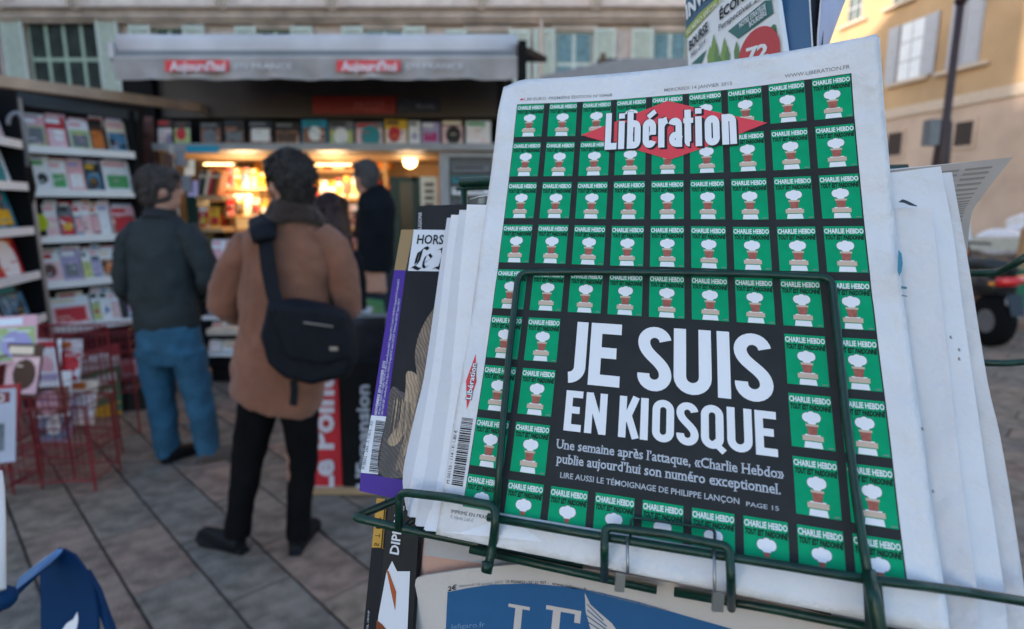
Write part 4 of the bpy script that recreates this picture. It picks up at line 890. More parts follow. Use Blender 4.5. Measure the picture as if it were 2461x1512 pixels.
m.loft([(q(452, 840), .10, .12), (q(466, 900), .092, .10), (q(484, 980), .08, .085), (q(498, 1060), .076, .08), (q(503, 1092), .072, .085)], JN)
organic('jeans', man, m, .012, 3, .028, .09)
SH2 = M('brown_suede_shoe', (.075, .058, .05), .8)
f0 = q(410, 1088); shoe(man, (f0.x, f0.y-.05, 0), (.45, .8), SH, .27); f0 = q(500, 1088); shoe(man, (f0.x-.02, f0.y-.06, 0), (.75, .5), SH2, .28)

# --- dark haired woman between them and the kiosk
Y = 3.5; wm = thing('person', 'woman with long dark reddish hair, mostly hidden behind the man in brown', 'person', (P(812, 900, Y).x, Y, 0))
hc = q(798, 520); fdir = (.3, .95); m = MB(); head(m, hc, fdir, .95)
m.loft([(hc+Vector((0, 0, -.03)), .05, .05), (q(800, 575), .05, .05), (q(800, 600), .08, .07)], SKIN); m.loft([(q(800, 600), .13, .09), (q(805, 700), .13, .1), (q(808, 900), .14, .11)], SKIN)
for u in (785, 825): m.loft([(q(u, 900), .07, .07), (q(u, 1000), .05, .05), (G(u, 1085), .03, .03)], SKIN)
m.loft([(q(850, 620), .045, .045), (q(858, 720), .035, .035), (q(840, 750, .2), .026, .026)], SKIN); hand(m, q(838, 750, .2), (-.3, .9, .1))
m.loft([(q(755, 620), .045, .045), (q(745, 720), .035, .035), (q(765, 750, .2), .026, .026)], SKIN); hand(m, q(766, 750, .2), (.3, .9, .1), side=-1)
organic('body', wm, m, .013, 2); eyes(wm, hc, fdir, .95)
hair(wm, hc, fdir, M('dark_auburn_hair', (.022, .006, .005), .6, var=.3, scale=60), 1.12, .03, long=1)
CTB = M('black_winter_coat', (.007, .009, .013), .9, var=.2, spec=.1)
m = MB(); m.loft([(q(800, 590), .10, .08), (q(802, 620), .17, .11), (q(805, 700), .165, .13), (q(808, 800), .16, .13), (q(808, 900), .17, .14), (q(808, 960), .17, .14)], CTB, 20)
m.loft([(q(840, 610), .06, .07), (q(856, 680), .06, .065), (q(860, 735), .055, .06), (q(842, 752, .2), .045, .045)], CTB); m.loft([(q(765, 610), .06, .07), (q(748, 680), .06, .065), (q(745, 735), .055, .06), (q(765, 752, .2), .045, .045)], CTB)
organic('coat', wm, m, .013, 3, .02, .12)
m = MB()
for u in (785, 825): m.loft([(q(u, 930), .075, .08), (q(u, 1000), .055, .06), (G(u, 1078)+Vector((0, 0, .05)), .045, .05)], TRB)
organic('trousers', wm, m, .012, 2)
for u in (785, 825): f0 = G(u, 1085); shoe(wm, (f0.x, f0.y-.04, 0), (.1, 1), SH, .23)

# --- grey haired man in black at the kiosk
Y = 4.5; om = thing('person', 'grey haired man in a black coat standing at the right side of the kiosk opening', 'person', (P(900, 700, Y).x, Y, 0))
hc = q(877, 425); fdir = (-.75, .55); m = MB(); head(m, hc, fdir, .98)
m.loft([(hc+Vector((0.01, 0, -.03)), .055, .055), (q(890, 470), .07, .06)], SKIN); m.loft([(q(900, 480), .12, .09), (q(903, 560), .13, .11), (q(900, 700), .13, .11)], SKIN)
m.loft([(q(925, 500), .05, .05), (q(905, 590), .04, .04), (q(888, 640, -.05), .03, .03)], SKIN); hand(m, q(888, 640, -.08), (-.12, -.05, -1), up=(1, 0, 0))
m.loft([(q(873, 500, .1), .045, .045), (q(866, 590, .1), .04, .04), (q(868, 640, .1), .03, .03)], SKIN); hand(m, q(868, 640, .12), (-.1, .05, -1), up=(1, 0, 0))
for u in (888, 918): m.loft([(q(u, 690), .07, .07), (q(u, 800), .05, .05), (G(u, 955)+Vector((0, 0, .05)), .035, .035)], SKIN)
organic('body', om, m, .013, 2); eyes(om, hc, fdir, .98)
hair(om, hc, fdir, M('grey_hair', (.07, .064, .064), .85, var=.3, scale=60), 1.0, .015)
m = MB(); m.loft([(q(892, 452), .08, .07), (q(900, 468), .12, .10), (q(904, 500), .14, .14), (q(904, 560), .135, .15), (q(902, 620), .135, .15), (q(900, 650), .135, .15)], CTB, 20)
m.loft([(q(918, 475), .06, .07), (q(926, 540), .065, .07), (q(912, 600, -.06), .055, .06), (q(890, 640, -.08), .045, .045)], CTB); m.loft([(q(880, 480, .1), .05, .06), (q(868, 540, .12), .055, .06), (q(868, 632, .12), .045, .045)], CTB)
organic('coat', om, m, .013, 3, .02, .12)
DJ = M('dark_denim', (.010, .020, .034), .85, var=.3); m = MB()
for u in (888, 918): m.loft([(q(u, 640), .085, .09), (q(u, 780), .065, .07), (G(u, 952)+Vector((0, 0, .05)), .05, .06)], DJ)
organic('trousers', om, m, .012, 2)
for u in (884, 918): f0 = G(u, 958); shoe(om, (f0.x, f0.y-.04, 0), (-.6, .6), SH, .26)

# ------------------------------------------------------------------ street side on the right: scooter, stall goods, pale kerb wall
Y = 6.5; sx = P(2385, 760, Y).x
BP = M('black_rubber', (.006, .006, .007), .85, spec=.1); PLB = M('black_scooter_plastic', (.010, .010, .012), .35, coat=.3)
sct = thing('motor_scooter', 'black motor scooter seen from behind with a red tail light', 'scooter', (sx, Y, 0))
rX = Matrix.Rotation(math.pi/2, 3, 'Y')
wh = part('wheel', sct, lambda m: m.loft([((sx-.075, Y, .29), .24, .24, (1, 0, 0)), ((sx-.05, Y, .29), .28, .28, (1, 0, 0)), ((sx+.05, Y, .29), .28, .28, (1, 0, 0)), ((sx+.075, Y, .29), .24, .24, (1, 0, 0))], BP, 24), smooth=True)
part('rim', wh, lambda m: m.loft([((sx-.08, Y, .29), .13, .13, (1, 0, 0)), ((sx+.08, Y, .29), .13, .13, (1, 0, 0))], M('grey_rim', (.2, .2, .21), .4, metal=.6), 16))
part('front_wheel', sct, lambda m: m.loft([((sx+.25, Y+1.2, .28), .26, .26, (1, 0, 0)), ((sx+.35, Y+1.2, .28), .26, .26, (1, 0, 0))], BP, 24))
m = MB(); m.loft([((sx, Y-.12, .66), .13, .10), ((sx+.02, Y+.1, .68), .17, .16), ((sx+.08, Y+.5, .66), .17, .14), ((sx+.14, Y+.8, .5), .12, .1)], PLB); m.loft([((sx+.3, Y+1.1, .45), .12, .08), ((sx+.28, Y+1.0, .95), .16, .07), ((sx+.26, Y+.95, 1.05), .1, .05)], PLB); organic('bodywork', sct, m, .02, 3)
part('seat', sct, lambda m: m.loft([((sx, Y-.1, .86), .12, .07), ((sx+.02, Y+.1, .90), .15, .09), ((sx+.08, Y+.55, .88), .14, .08), ((sx+.1, Y+.7, .84), .08, .05)], M('seat_vinyl', (.012, .02, .022), .5), 14), smooth=True)
part('tail_light', sct, lambda m: m.loft([((sx-.13, Y-.15, .74), .05, .035, (1, 0, 0)), ((sx, Y-.2, .75), .05, .04, (1, 0, 0)), ((sx+.18, Y-.15, .78), .05, .035, (1, 0, 0))], M('red_tail_lens', (.55, .01, .015), .15, coat=.6), 12), smooth=True)
part('number_plate', sct, lambda m: m.box((sx+.05, Y-.18, .52), (.16, .01, .1), M('plate_white', (.45, .46, .48), .4), Matrix.Rotation(-.2, 3, 'X')))
part('exhaust', sct, lambda m: m.loft([((sx+.17, Y-.1, .32), .045, .045), ((sx+.17, Y+.4, .30), .05, .05)], M('exhaust_steel', (.22, .22, .22), .35, metal=.8), 12), smooth=True)
part('mudguard', sct, lambda m: m.slab([(sx-.08, Y-.24, .62), (sx+.08, Y-.24, .62), (sx+.07, Y-.33, .40), (sx-.07, Y-.33, .40)], (0, -1, 0), .01, PLB))
for g_ in (-1, 1): part('indicator', sct, lambda m: m.ball((sx+g_*.2+.02, Y-.14, .72), (.035, .03, .025), M('amber_lens', (.6, .22, .02), .2), 8), smooth=True)
part('handlebar', sct, lambda m: m.tube([(sx-.1, Y+.95, 1.08), (sx+.26, Y+.98, 1.1), (sx+.62, Y+.95, 1.08)], .018, PLB), smooth=True)
part('windscreen', sct, lambda m: m.slab([(sx+.1, Y+1.0, 1.12), (sx+.42, Y+1.0, 1.12), (sx+.38, Y+1.06, 1.42), (sx+.14, Y+1.06, 1.42)], (0, -1, 0), .006, M('screen_white', (.5, .52, .56), .15)))
kw = thing('low_wall', 'low pale wall at the foot of the ochre building', 'wall', P(2400, 590, 14))
part('wall', kw, lambda m: m.bb(P(2200, 600, 13.5), P(2900, 572, 13.5)+Vector((0, .5, 0)), M('pale_kerb_stone', (.42, .39, .33), .85)))
cr_ = thing('white_car', 'parked white car in the far street at the right edge', 'car', P(2420, 590, 11)); CARW = M('white_car_paint', (.62, .63, .67), .25, coat=.5)
cc = P(2452, 590, 15.5); m = MB()
m.loft([((cc.x-.75, cc.y, .55), .25, .5, (1, 0, 0)), ((cc.x-.6, cc.y, .6), .38, .85, (1, 0, 0)), ((cc.x+1.5, cc.y, .62), .38, .9, (1, 0, 0)), ((cc.x+3, cc.y, .55), .3, .8, (1, 0, 0))], CARW, 20); m.loft([((cc.x-.1, cc.y, 1.1), .2, .5, (1, 0, 0)), ((cc.x+.4, cc.y, 1.2), .3, .66, (1, 0, 0)), ((cc.x+1.6, cc.y, 1.2), .3, .66, (1, 0, 0)), ((cc.x+2.3, cc.y, 1.0), .15, .5, (1, 0, 0))], CARW, 20)
organic('car_body', cr_, m, .04, 4)
for dx in (0, 2.3): part('wheel', cr_, lambda m: m.loft([((cc.x+dx, cc.y-.86, .31), .31, .31, (0, 1, 0)), ((cc.x+dx, cc.y-.7, .31), .31, .31, (0, 1, 0))], BP, 20))
cn = thing('flower_tub', 'small tub with yellow and red flowers beside the scooter', 'plant tub', G(2322, 720))
gx = P(2325, 700, 7.2)
part('tub', cn, lambda m: m.loft([((gx.x, 7.2, 0), .12, .12), ((gx.x, 7.2, .62), .17, .17)], M('terracotta', (.12, .05, .03), .8), 14))
rgf = random.Random(4)
for i in range(14): part('flower', cn, lambda m: m.ball((gx.x+rgf.uniform(-.14, .14), 7.2+rgf.uniform(-.12, .12), .72+rgf.uniform(0, .28)), .05, K[rgf.choice(('yellow', 'yellow', 'red', 'orange'))], 6))
part('leaves', cn, lambda m: [m.ball((gx.x+rgf.uniform(-.15, .15), 7.2+rgf.uniform(-.12, .12), .66+rgf.uniform(0, .2)), .05, cm('#1f5a34'), 6) for i in range(16)])
bt = thing('green_box', 'green plastic street box behind the scooter at the right edge', 'box', P(2450, 740, 7.2))
part('box', bt, lambda m: m.bb(P(2430, 745, 7.3), P(2600, 660, 7.3)+Vector((0, .5, 0)), M('green_plastic', (.01, .12, .06), .5)))
part('lid', bt, lambda m: m.bb(P(2425, 660, 7.28), P(2610, 648, 7.28)+Vector((0, .54, 0)), M('green_plastic_dark', (.01, .08, .045), .5)))
ob = thing('bollard', 'ochre bollard standing at the right edge of the far street', 'bollard', P(2478, 640, 9))
bp = P(2476, 560, 9); part('shaft', ob, lambda m: m.loft([((bp.x, 9, 0), .14, .14), ((bp.x, 9, 1.1), .12, .12)], M('ochre_paint', (.35, .2, .1), .7), 12)); part('cap', ob, lambda m: m.ball((bp.x, 9, 1.15), .13, M('ochre_paint', (.35, .2, .1), .7), 10))

# ------------------------------------------------------------------ blue holder, lower left, close to the camera
BL = M('blue_plastic', (.003, .030, .095), .7, var=.1, spec=.12)
BLT = M('light_blue_edge', (.16, .30, .55), .35)
zb = .95
bh = thing('blue_paper_holder', 'dark blue plastic paper holder with a white bird mark, lower left corner', 'paper holder', C(150, 1700, zb))
poly = [(94, 1355), (150, 1319), (178, 1334), (205, 1372), (222, 1420), (232, 1470), (240, 1600), (98, 1600), (97, 1450)]
c3 = [C(u, v, zb-.00010*(v-1319)) for u, v in poly]; nb_ = (c3[0]-c3[2]).cross(c3[0]-c3[6]);
if nb_.dot(Vector((0, 0, H))-c3[0]) < 0: nb_ = -nb_
pb = Plane.three(c3[0], c3[2], c3[6]); pts = [pb.at(u, v) for u, v in poly]
part('panel', bh, lambda m: m.slab(pts, pb.n, .006, BL))
part('side_strip', bh, lambda m: m.slab([pb.at(u, v, -.008) for u, v in ((205, 1372), (232, 1418), (262, 1500), (300, 1600), (280, 1600), (246, 1500), (224, 1440))], pb.n, .012, BL))
part('arm', bh, lambda m: m.tube([C(-60, 1500, .80), C(-5, 1462, .83), C(26, 1432, .86), C(92, 1370, .92), C(150, 1322, .95)], .0065, BL, 8), smooth=True)
part('arm_top_edge', bh, lambda m: m.slab([C(38, 1412, .855), C(118, 1352, .925), C(150, 1320, .945), C(140, 1318, .945), C(104, 1342, .925), C(44, 1390, .86)], (0, -.5, 1), .004, BLT))
part('bird_mark', bh, lambda m: ppoly(m, pb, [(148, 1516), (160, 1498), (176, 1488), (186, 1470), (188, 1490), (184, 1510), (170, 1530), (150, 1530)], WHITEP, .001))
kn = thing('white_post', 'white rounded post with a dark blue foot at the lower left edge', 'post', C(-10, 1400, .8))
part('post', kn, lambda m: m.tube([C(-16, 1135, .86), C(-10, 1180, .86), C(-8, 1250, .84), C(-8, 1420, .8)], .010, WHITEP, 10), smooth=True)
part('foot', kn, lambda m: m.ball(C(10, 1436, .82), .016, BL, 12), smooth=True)

# ------------------------------------------------------------------ the front newspaper: a curved sheet held in the rack
CO = np.array([[1600.028, 708.196], [-5.771, 610.316], [-5.409, 97.29], [-3.698, 24.538], [-2.659, 4.162], [505.876, 25.021], [95.432, 76.646], [23.422, 14.062], [0.93, 10.066], [50.626, 4.84], [11.669, 20.064], [10.424, -8.322], [6.814, -1.953], [-10.279, 2.74], [3.249, -2.111]])
CD = np.array([0.42273, -0.07545, -0.00594, 0.00092, -0.03458, -0.00073, -0.00958, -0.00092, 0.00927, -0.00229])
def bas(s, t, n): return np.stack([(s/5)**i*(t/5)**j for i in range(n+1) for j in range(n+1-i)], -1)
def cam2w(u, v, z):
    x = (u-CX)/F*z; y = (CY-v)/F*z
    return np.stack([x, z*CP+y*SP, H-z*SP+y*CP], -1)
def surf0(s, t):
    S, T = s-4.4, t-4.4; uv = bas(S, T, 4)@CO; return cam2w(uv[..., 0], uv[..., 1], bas(S, T, 3)@CD)
def surf(s, t, off=0.0):
    s = np.asarray(s, float); t = np.asarray(t, float); p = surf0(s, t); h = 1e-3
    a = surf0(s+h, t)-p; b = surf0(s, t+h)-p; n = np.cross(b, a); n /= np.linalg.norm(n, axis=-1, keepdims=True)
    n = np.where((((np.array([0, 0, H])-p)*n).sum(-1, keepdims=True)) < 0, -n, n)
    rip = .0004*np.sin(s*1.9+t*.6)*np.sin(t*1.3+.4)+.0005*np.sin(t*2.6+s*.4)*np.clip((s-8)/1.4, 0, 1)+.0006*np.sin(s*1.4+1)*np.clip((t-8.2)/.9, 0, 1)
    rip = rip-.0009*np.exp(-((t-3.98-.02*s)/.22)**2)-.0005*np.exp(-((t-.95+.02*s)/.2)**2)-.0005*np.exp(-((s+.26)/.12)**2)-.0006*np.exp(-((s-9.1)/.12)**2)+.0012*np.sin(t*1.7+2)*np.clip((.2-s)/.8, 0, 1)
    cor = .010*np.clip((.35-s)/.9, 0, 1)**2*np.clip((.2-t)/.9, 0, 1)
    return p+n*(np.asarray(off)+rip-cor)[..., None]
def smap(x, y, off): return [Vector(p) for p in surf(np.array(x), np.array(y), off)]
def sput(mb, shp, s0, s1, tb, tt, m, off):     # unit text box -> page rectangle
    v, f = shp; v = np.array(v); mb.add(smap(s0+(s1-s0)*v[:, 0], tb+(tt-tb)*v[:, 1], off), f, m)
def sputr(mb, shp, sb, st, t0, t1, m, off):    # rotated: runs up the page
    v, f = shp; v = np.array(v); mb.add(smap(sb+(st-sb)*v[:, 1], t0+(t1-t0)*v[:, 0], off), f, m)
def srect(mb, s0, s1, t0, t1, m, off, step=.35):
    nx = max(1, int(abs(s1-s0)/step)); ny = max(1, int(abs(t1-t0)/step)); S_, T_ = np.meshgrid(np.linspace(s0, s1, nx+1), np.linspace(t0, t1, ny+1))
    P_ = surf(S_, T_, off); mb.grid([[Vector(p) for p in r] for r in P_], m)
def subdiv(tris, mx=.3):
    out = []
    while tris:
        a, b, c = tris.pop(); e = [(math.dist(a, b), a, b, c), (math.dist(b, c), b, c, a), (math.dist(c, a), c, a, b)]; l, p, q_, r_ = max(e)
        if l <= mx: out.append((a, b, c)); continue
        h = ((p[0]+q_[0])/2, (p[1]+q_[1])/2); tris += [(p, h, r_), (h, q_, r_)]
    return out
def spoly(mb, pts, m, off):
    if max(math.dist(pts[0], p) for p in pts) < .45: mb.add(smap([p[0] for p in pts], [p[1] for p in pts], off), [tuple(range(len(pts)))], m); return
    for t_ in subdiv([(pts[0], pts[i], pts[i+1]) for i in range(1, len(pts)-1)]): mb.add(smap([p[0] for p in t_], [p[1] for p in t_], off), [(0, 1, 2)], m)
def sstrip(mb, st, fx_, m, off):
    L_ = [fx_(*a) for a, b in st]; R_ = [fx_(*b) for a, b in st]; n = len(st)
    mb.add(smap([p[0] for p in L_+R_], [p[1] for p in L_+R_], off), [(i, n+i, n+i+1, i+1) for i in range(n-1)], m)
def inv(u, v):
    a = np.array([(u-1620)/100, (v-700)/110])
    g = lambda a: bas(a[0], a[1], 4)@CO
    for k in range(40):
        f0 = g(a); J = np.stack([(g(a+[1e-4, 0])-f0)/1e-4, (g(a+[0, 1e-4])-f0)/1e-4], 1); a = a+np.clip(np.linalg.solve(J, np.array([u, v])-f0), -.7, .7)
    return a+4.4
def zp(u, v):
    a = inv(u, v)-4.4; a = np.clip(a, -5.6, 5.6); return float(bas(a[0], a[1], 3)@CD)
S0, S1, T0, T1 = -.6, 9.44, -.71, 9.08
fold = .012
np_ = thing('newspaper', 'front newspaper with rows of green covers and a large white headline', 'newspaper', Vector(surf(4.4, 9.08)))
def page(m, off, s0=S0, s1=S1, t0=T0, t1=T1, ns=70, nt_=70, mt=PAPER):
    S_, T_ = np.meshgrid(np.linspace(s0, s1, ns), np.linspace(t0, t1, nt_)); P_ = surf(S_, T_, off); m.grid([[Vector(p) for p in r] for r in P_], mt)
def sheet(m, off, th, mt=PAPER, **k):
    a = MB(); page(a, off, mt=mt, **k); b = MB(); page(b, off-th, mt=mt, **k); ns = k.get('ns', 70); nn = k.get('nt_', 70)
    m.add(a.v, a.f, mt); m.add(b.v, [f[::-1] for f in b.f], mt)
    o = len(m.v)-2*ns*nn; N = ns*nn; edge = [i for i in range(ns)]+[j*ns+ns-1 for j in range(1, nn)]+[(nn-1)*ns+i for i in range(ns-2, -1, -1)]+[j*ns for j in range(nn-2, 0, -1)]
    for i in range(len(edge)):
        p_, q_ = edge[i]+o, edge[(i+1) % len(edge)]+o; m.f.append([p_, q_, q_+N, p_+N]); m.m.append(m.mi(mt))
part('front_sheet', np_, lambda m: sheet(m, 0, .0006), smooth=False)
for i, (e, o) in enumerate(((.02, .0022), (-.03, .0038), (.03, .0055))):
    part('inner_sheet', np_, lambda m: sheet(m, -o, .0008, mt=PAPER2, s0=S0+.05+e*.5, s1=S1+.03+e, t0=T0+.04, t1=T1-.02+e, ns=30, nt_=30))
for o_ in np_.children:
    for p_ in o_.data.polygons: p_.use_smooth = True
part('dark_ground_print', np_, lambda m: srect(m, -.02, 8.86, -.02, 8.55, INK, .00014, .2))
# printed cover tiles: green panel, title lines, plain white blossom in a brown pot on a white block
TW, TH_ = .83, .85
def ell(cx_, cy_, rx, ry, n=12): return [(cx_+rx*math.cos(2*math.pi*i/n), cy_+ry*math.sin(2*math.pi*i/n)) for i in range(n)]
POT = M('ink_pot_brown', (.34, .10, .075), .8, var=.2, scale=400); BAND_ = M('ink_pale_brown', (.55, .42, .33), .8, var=.05); HL = M('ink_soft_line', (.03, .12, .07), .8)
t1_ = text2d('CHARLIE HEBDO', .03); t2_ = text2d('TOUT EST PARDONNÉ', .05, .2)
def tile(c, r):
    x, y = c, r; tb = min(TH_, 8.55-r)
    def f(m):
        srect(m, x, x+TW, y, y+tb, GREEN, .00028, .14)
        sput(m, t1_, x+.01, x+TW-.01, y+.135, y+.045, WHITEP, .00042); sput(m, t2_, x+.025, x+TW-.005, y+.250, y+.168, BLK, .00042)
        P3 = ((.335, .37, .098, .078), (.505, .365, .098, .080), (.42, .345, .09, .078), (.42, .43, .09, .06))
        for k_, (cx_, cy_, rx, ry) in enumerate(P3): spoly(m, [(x+a, y+b) for a, b in ell(cx_, cy_, rx+.010, ry+.009)], HL, .00036+k_*8e-6)
        for k_, (cx_, cy_, rx, ry) in enumerate(P3): spoly(m, [(x+a, y+b) for a, b in ell(cx_, cy_, rx, ry)], WHITEP, .00045+k_*8e-6)
        if tb < .6: spoly(m, [(x+.36, y+.47), (x+.48, y+.47), (x+.47, y+.53), (x+.37, y+.53)], POT, .00050); return
        spoly(m, [(x+.31, y+.48), (x+.53, y+.48), (x+.50, y+.645), (x+.34, y+.645)], POT, .00052)
        spoly(m, [(x+.295, y+.475), (x+.545, y+.475), (x+.545, y+.51), (x+.295, y+.51)], BAND_, .00056)
        spoly(m, [(x+.22, y+.655), (x+.62, y+.655), (x+.62, y+.735), (x+.22, y+.735)], BAND_, .00052)
        spoly(m, [(x+.27, y+.637), (x+.57, y+.637), (x+.57, y+.66), (x+.27, y+.66)], WHITEP, .00050)
        spoly(m, [(x+.26, y+.75), (x+.58, y+.75), (x+.60, y+.845), (x+.24, y+.845)], WHITEP, .00050)
        spoly(m, [(x+.70, y+.815), (x+.80, y+.812), (x+.80, y+.826), (x+.70, y+.83)], GREYT, .00045)
    part('printed_cover', np_, f)
for r in range(9):
    for c in range(9):
        if r in (5, 6, 7) and 2 <= c <= 6: continue
        tile(c, r)
# masthead
part('masthead_diamond', np_, lambda m: [spoly(m, t_, RED, .00085) for t_ in ([(2.0, .84), (4.42, .13), (4.45, .83)], [(4.42, .13), (6.93, .83), (4.45, .83)], [(6.93, .83), (4.48, 1.53), (4.45, .83)], [(4.48, 1.53), (2.0, .84), (4.45, .83)])])
def word(mb, seq, s0, s1, tb, tt, m, off, dx=0, dy=0, t=.1, hgt=1.0):
    tot = sum(w_+g_ for ch, w_, g_ in seq); x = 0
    for k, (ch, w_, g_) in enumerate(seq):
        hh = hgt*(1.32 if ch in 'L' and hgt == 1.0 and t > .2 else 1)
        for j, st_ in enumerate(glyph(ch, w_, hh, t)):
            sstrip(mb, st_, lambda a, b: (s0+(s1-s0)*(x+a)/tot+dx, tb+(tt-tb)*b+dy), m, off+(k % 2)*.00001+j*.00002)
        x += w_+g_
LIB = [('L', .46, .05), ('i', .26, .09), ('b', .52, .08), ('é', .50, .08), ('r', .34, .04), ('a', .50, .05), ('t', .36, .06), ('i', .26, .09), ('o', .52, .08), ('n', .50, .0)]
for dx, dy, mt, of, nm in ((.05, .04, INK, .00105, 'masthead_shadow'), (-.018, -.01, INK, .00115, 'masthead_outline'), (0, 0, WHITEP, .00130, 'masthead_letters')):
    part(nm, np_, lambda m: word(m, LIB, 2.70, 6.18, 1.25, .62 if 0 else .56, mt, of, dx, dy, .235 if nm == 'masthead_letters' else .27))
part('price_line', np_, lambda m: sput(m, text2d('1,80 EURO. PREMIÈRE ÉDITION N°10468', .01), .19, 2.85, -.115, -.19, GREYT, .0002))
part('date_line', np_, lambda m: sput(m, text2d('MERCREDI 14 JANVIER 2015', .01), 4.33, 6.12, -.12, -.20, GREYT, .0002))
part('web_address', np_, lambda m: sput(m, text2d('WWW.LIBERATION.FR', .01), 7.39, 8.84, -.12, -.20, GREYT, .0002))
part('price_mark', np_, lambda m: spoly(m, [(.04, -.15), (.11, -.185), (.18, -.15), (.11, -.115)], RED, .0002))
# headline
HD = [('J', .58, .10), ('E', .72, .0), (' ', .43, .0), ('S', .80, .05), ('U', .82, .12), ('I', .29, .07), ('S', .80, .0)]
def headline(m):
    for (ch, a, b) in (('J', 2.08, 2.55), ('E', 2.63, 3.37), ('S', 3.77, 4.54), ('U', 4.59, 5.42), ('I', 5.54, 5.83), ('S', 5.91, 6.71)):
        w_ = b-a; T_ = 1.17*1.36      # page rows are taller than columns
        for j, st_ in enumerate(glyph(ch, w_, T_, .275)): sstrip(m, st_, lambda x, y: (a+x, 6.21-y/1.36), WHITEP, .00040+j*.00002)
    for (ch, a, b) in (('E', 2.15, 2.55), ('N', 2.63, 3.12), ('K', 3.40, 3.85), ('I', 3.87, 4.06), ('O', 4.14, 4.61), ('S', 4.66, 5.13), ('Q', 5.18, 5.65), ('U', 5.72, 6.23), ('E', 6.29, 6.72)):
        w_ = b-a
        for j, st_ in enumerate(glyph(ch, w_, .71*1.36, .165 if ch != 'I' else .17)): sstrip(m, st_, lambda x, y: (a+x, 7.055-y/1.36), WHITEP, .00040+j*.00002)
part('headline', np_, headline)
part('subheading', np_, lambda m: (sput(m, serif("Une semaine après l’attaque, «Charlie Hebdo»", .014), 2.03, 6.81, 7.37, 7.215, cm('#b4b9c2', .8), .00035), sput(m, serif("publie aujourd’hui son numéro exceptionnel.", .014), 2.07, 6.73, 7.61, 7.455, cm('#b4b9c2', .8), .00035),
     sput(m, text2d("LIRE AUSSI LE TÉMOIGNAGE DE PHILIPPE LANÇON", .012), 2.18, 5.93, 7.845, 7.755, cm('#b0b5bd', .8), .00035), sput(m, text2d("PAGE 15", .01), 6.06, 6.68, 7.855, 7.79, cm('#b0b5bd', .8), .00035)))
def side(m):
    spoly(m, [(-.31, 5.80), (-.17, 6.34), (-.31, 6.88), (-.45, 6.34)], RED, .0003)
    sputr(m, text2d('Libération', .075), -.235, -.375, 6.70, 5.98, INK, .0007)
    sputr(m, text2d('Libération', .02), -.235, -.375, 6.69, 5.99, WHITEP, .0010)
    sputr(m, text2d('M 00135 - 114 - F: 1,80 €'), -.46, -.54, 8.22, 7.28, BLK, .0002)
    rg_ = random.Random(2); t_ = 7.04
    while t_ < 8.22:
        a = rg_.choice((.010, .010, .018, .026)); srect(m, -.40, -.10, t_, t_+a, BLK, .0002, 1); t_ += a+rg_.choice((.009, .012, .02))
part('barcode_strip', np_, side)
part('imprint', np_, lambda m: (sput(m, text2d('IMPRIMÉ EN FRANCE / PRINTED IN FRANCE Allemagne 2,50 €, Andorre 2,50 €, Autriche 2,80 €'), -.3, 4.6, 8.69, 8.63, BLK, .0002), sput(m, text2d('€, Irlande 2,60 €'), -.3, .3, 8.775, 8.72, GREYT, .0002)))

# ------------------------------------------------------------------ the other papers of the stand
def dense(pl_, n=24):
    out = []; 
    for i in range(n+1):
        x = i/n*(len(pl_)-1); k = min(int(x), len(pl_)-2); f = x-k
        p0, p1, p2, p3 = pl_[max(k-1, 0)], pl_[k], pl_[k+1], pl_[min(k+2, len(pl_)-1)]
        out.append(tuple(.5*((2*b)+(-a+c)*f+(2*a-5*b+4*c-d)*f*f+(-a+3*b-3*c+d)*f**3) for a, b, c, d in zip(p0, p1, p2, p3)))
    return out
def ribbon(m, Lp, Rp, mt, th=.0012, n=24, nx=8, bow=0.0):
    """a sheet between two edges given as (u, v, depth) lists, with thickness behind it"""
    L_, R_ = dense(Lp, n), dense(Rp, n); rows = []; back = []
    for a, b in zip(L_, R_):
        r1 = []; r2 = []
        for i in range(nx+1):
            f = i/nx; p0 = C(*a); p1 = C(*b); p = p0.lerp(p1, f); d = (p-Vector((0, 0, H))).normalized(); p = p-d*bow*math.sin(math.pi*f)
            r1.append(p); r2.append(p+d*th)
        rows.append(r1); back.append(r2[::-1])
    m.grid(rows, mt); m.grid(back, mt)
    e1 = rows[0]+[r[-1] for r in rows[1:]]+rows[-1][-2::-1]+[r[0] for r in rows[-2:0:-1]]
    bb = [r[::-1] for r in back]; e2 = bb[0]+[r[-1] for r in bb[1:]]+bb[-1][-2::-1]+[r[0] for r in bb[-2:0:-1]]
    k = len(e1); m.add(e1+e2, [(i, k+i, k+(i+1) % k, (i+1) % k) for i in range(k)], mt)
    return rows
def paper_thing(label, Lp, Rp, mt, name='newspaper', cat='newspaper', group=None, leaves=3, gap=.0022, shift=2.5, **k):
    t = thing(name, label, cat, C(*Lp[-1]), group)
    part('outer_sheet', t, lambda m: ribbon(m, Lp, Rp, mt, **k), smooth=True)
    for i in range(1, leaves):
        sh = lambda q_: [(u+shift*i*(-1 if q_ is Lp else 1), v-1.2*i+.8*(i % 2)*2, z+gap*i) for u, v, z in q_]
        part('inner_sheet', t, lambda m: ribbon(m, sh(Lp), sh(Rp), mt, **k), smooth=True)
    return t
zL = lambda v: .512-.105*(v-500)/740
PT = [M('newsprint_tone_%d' % i, c, .85, var=.05, scale=12, bump=.35, bscale=30) for i, c in enumerate(((.72, .73, .76), (.60, .61, .64), (.68, .69, .72), (.56, .57, .61)))]
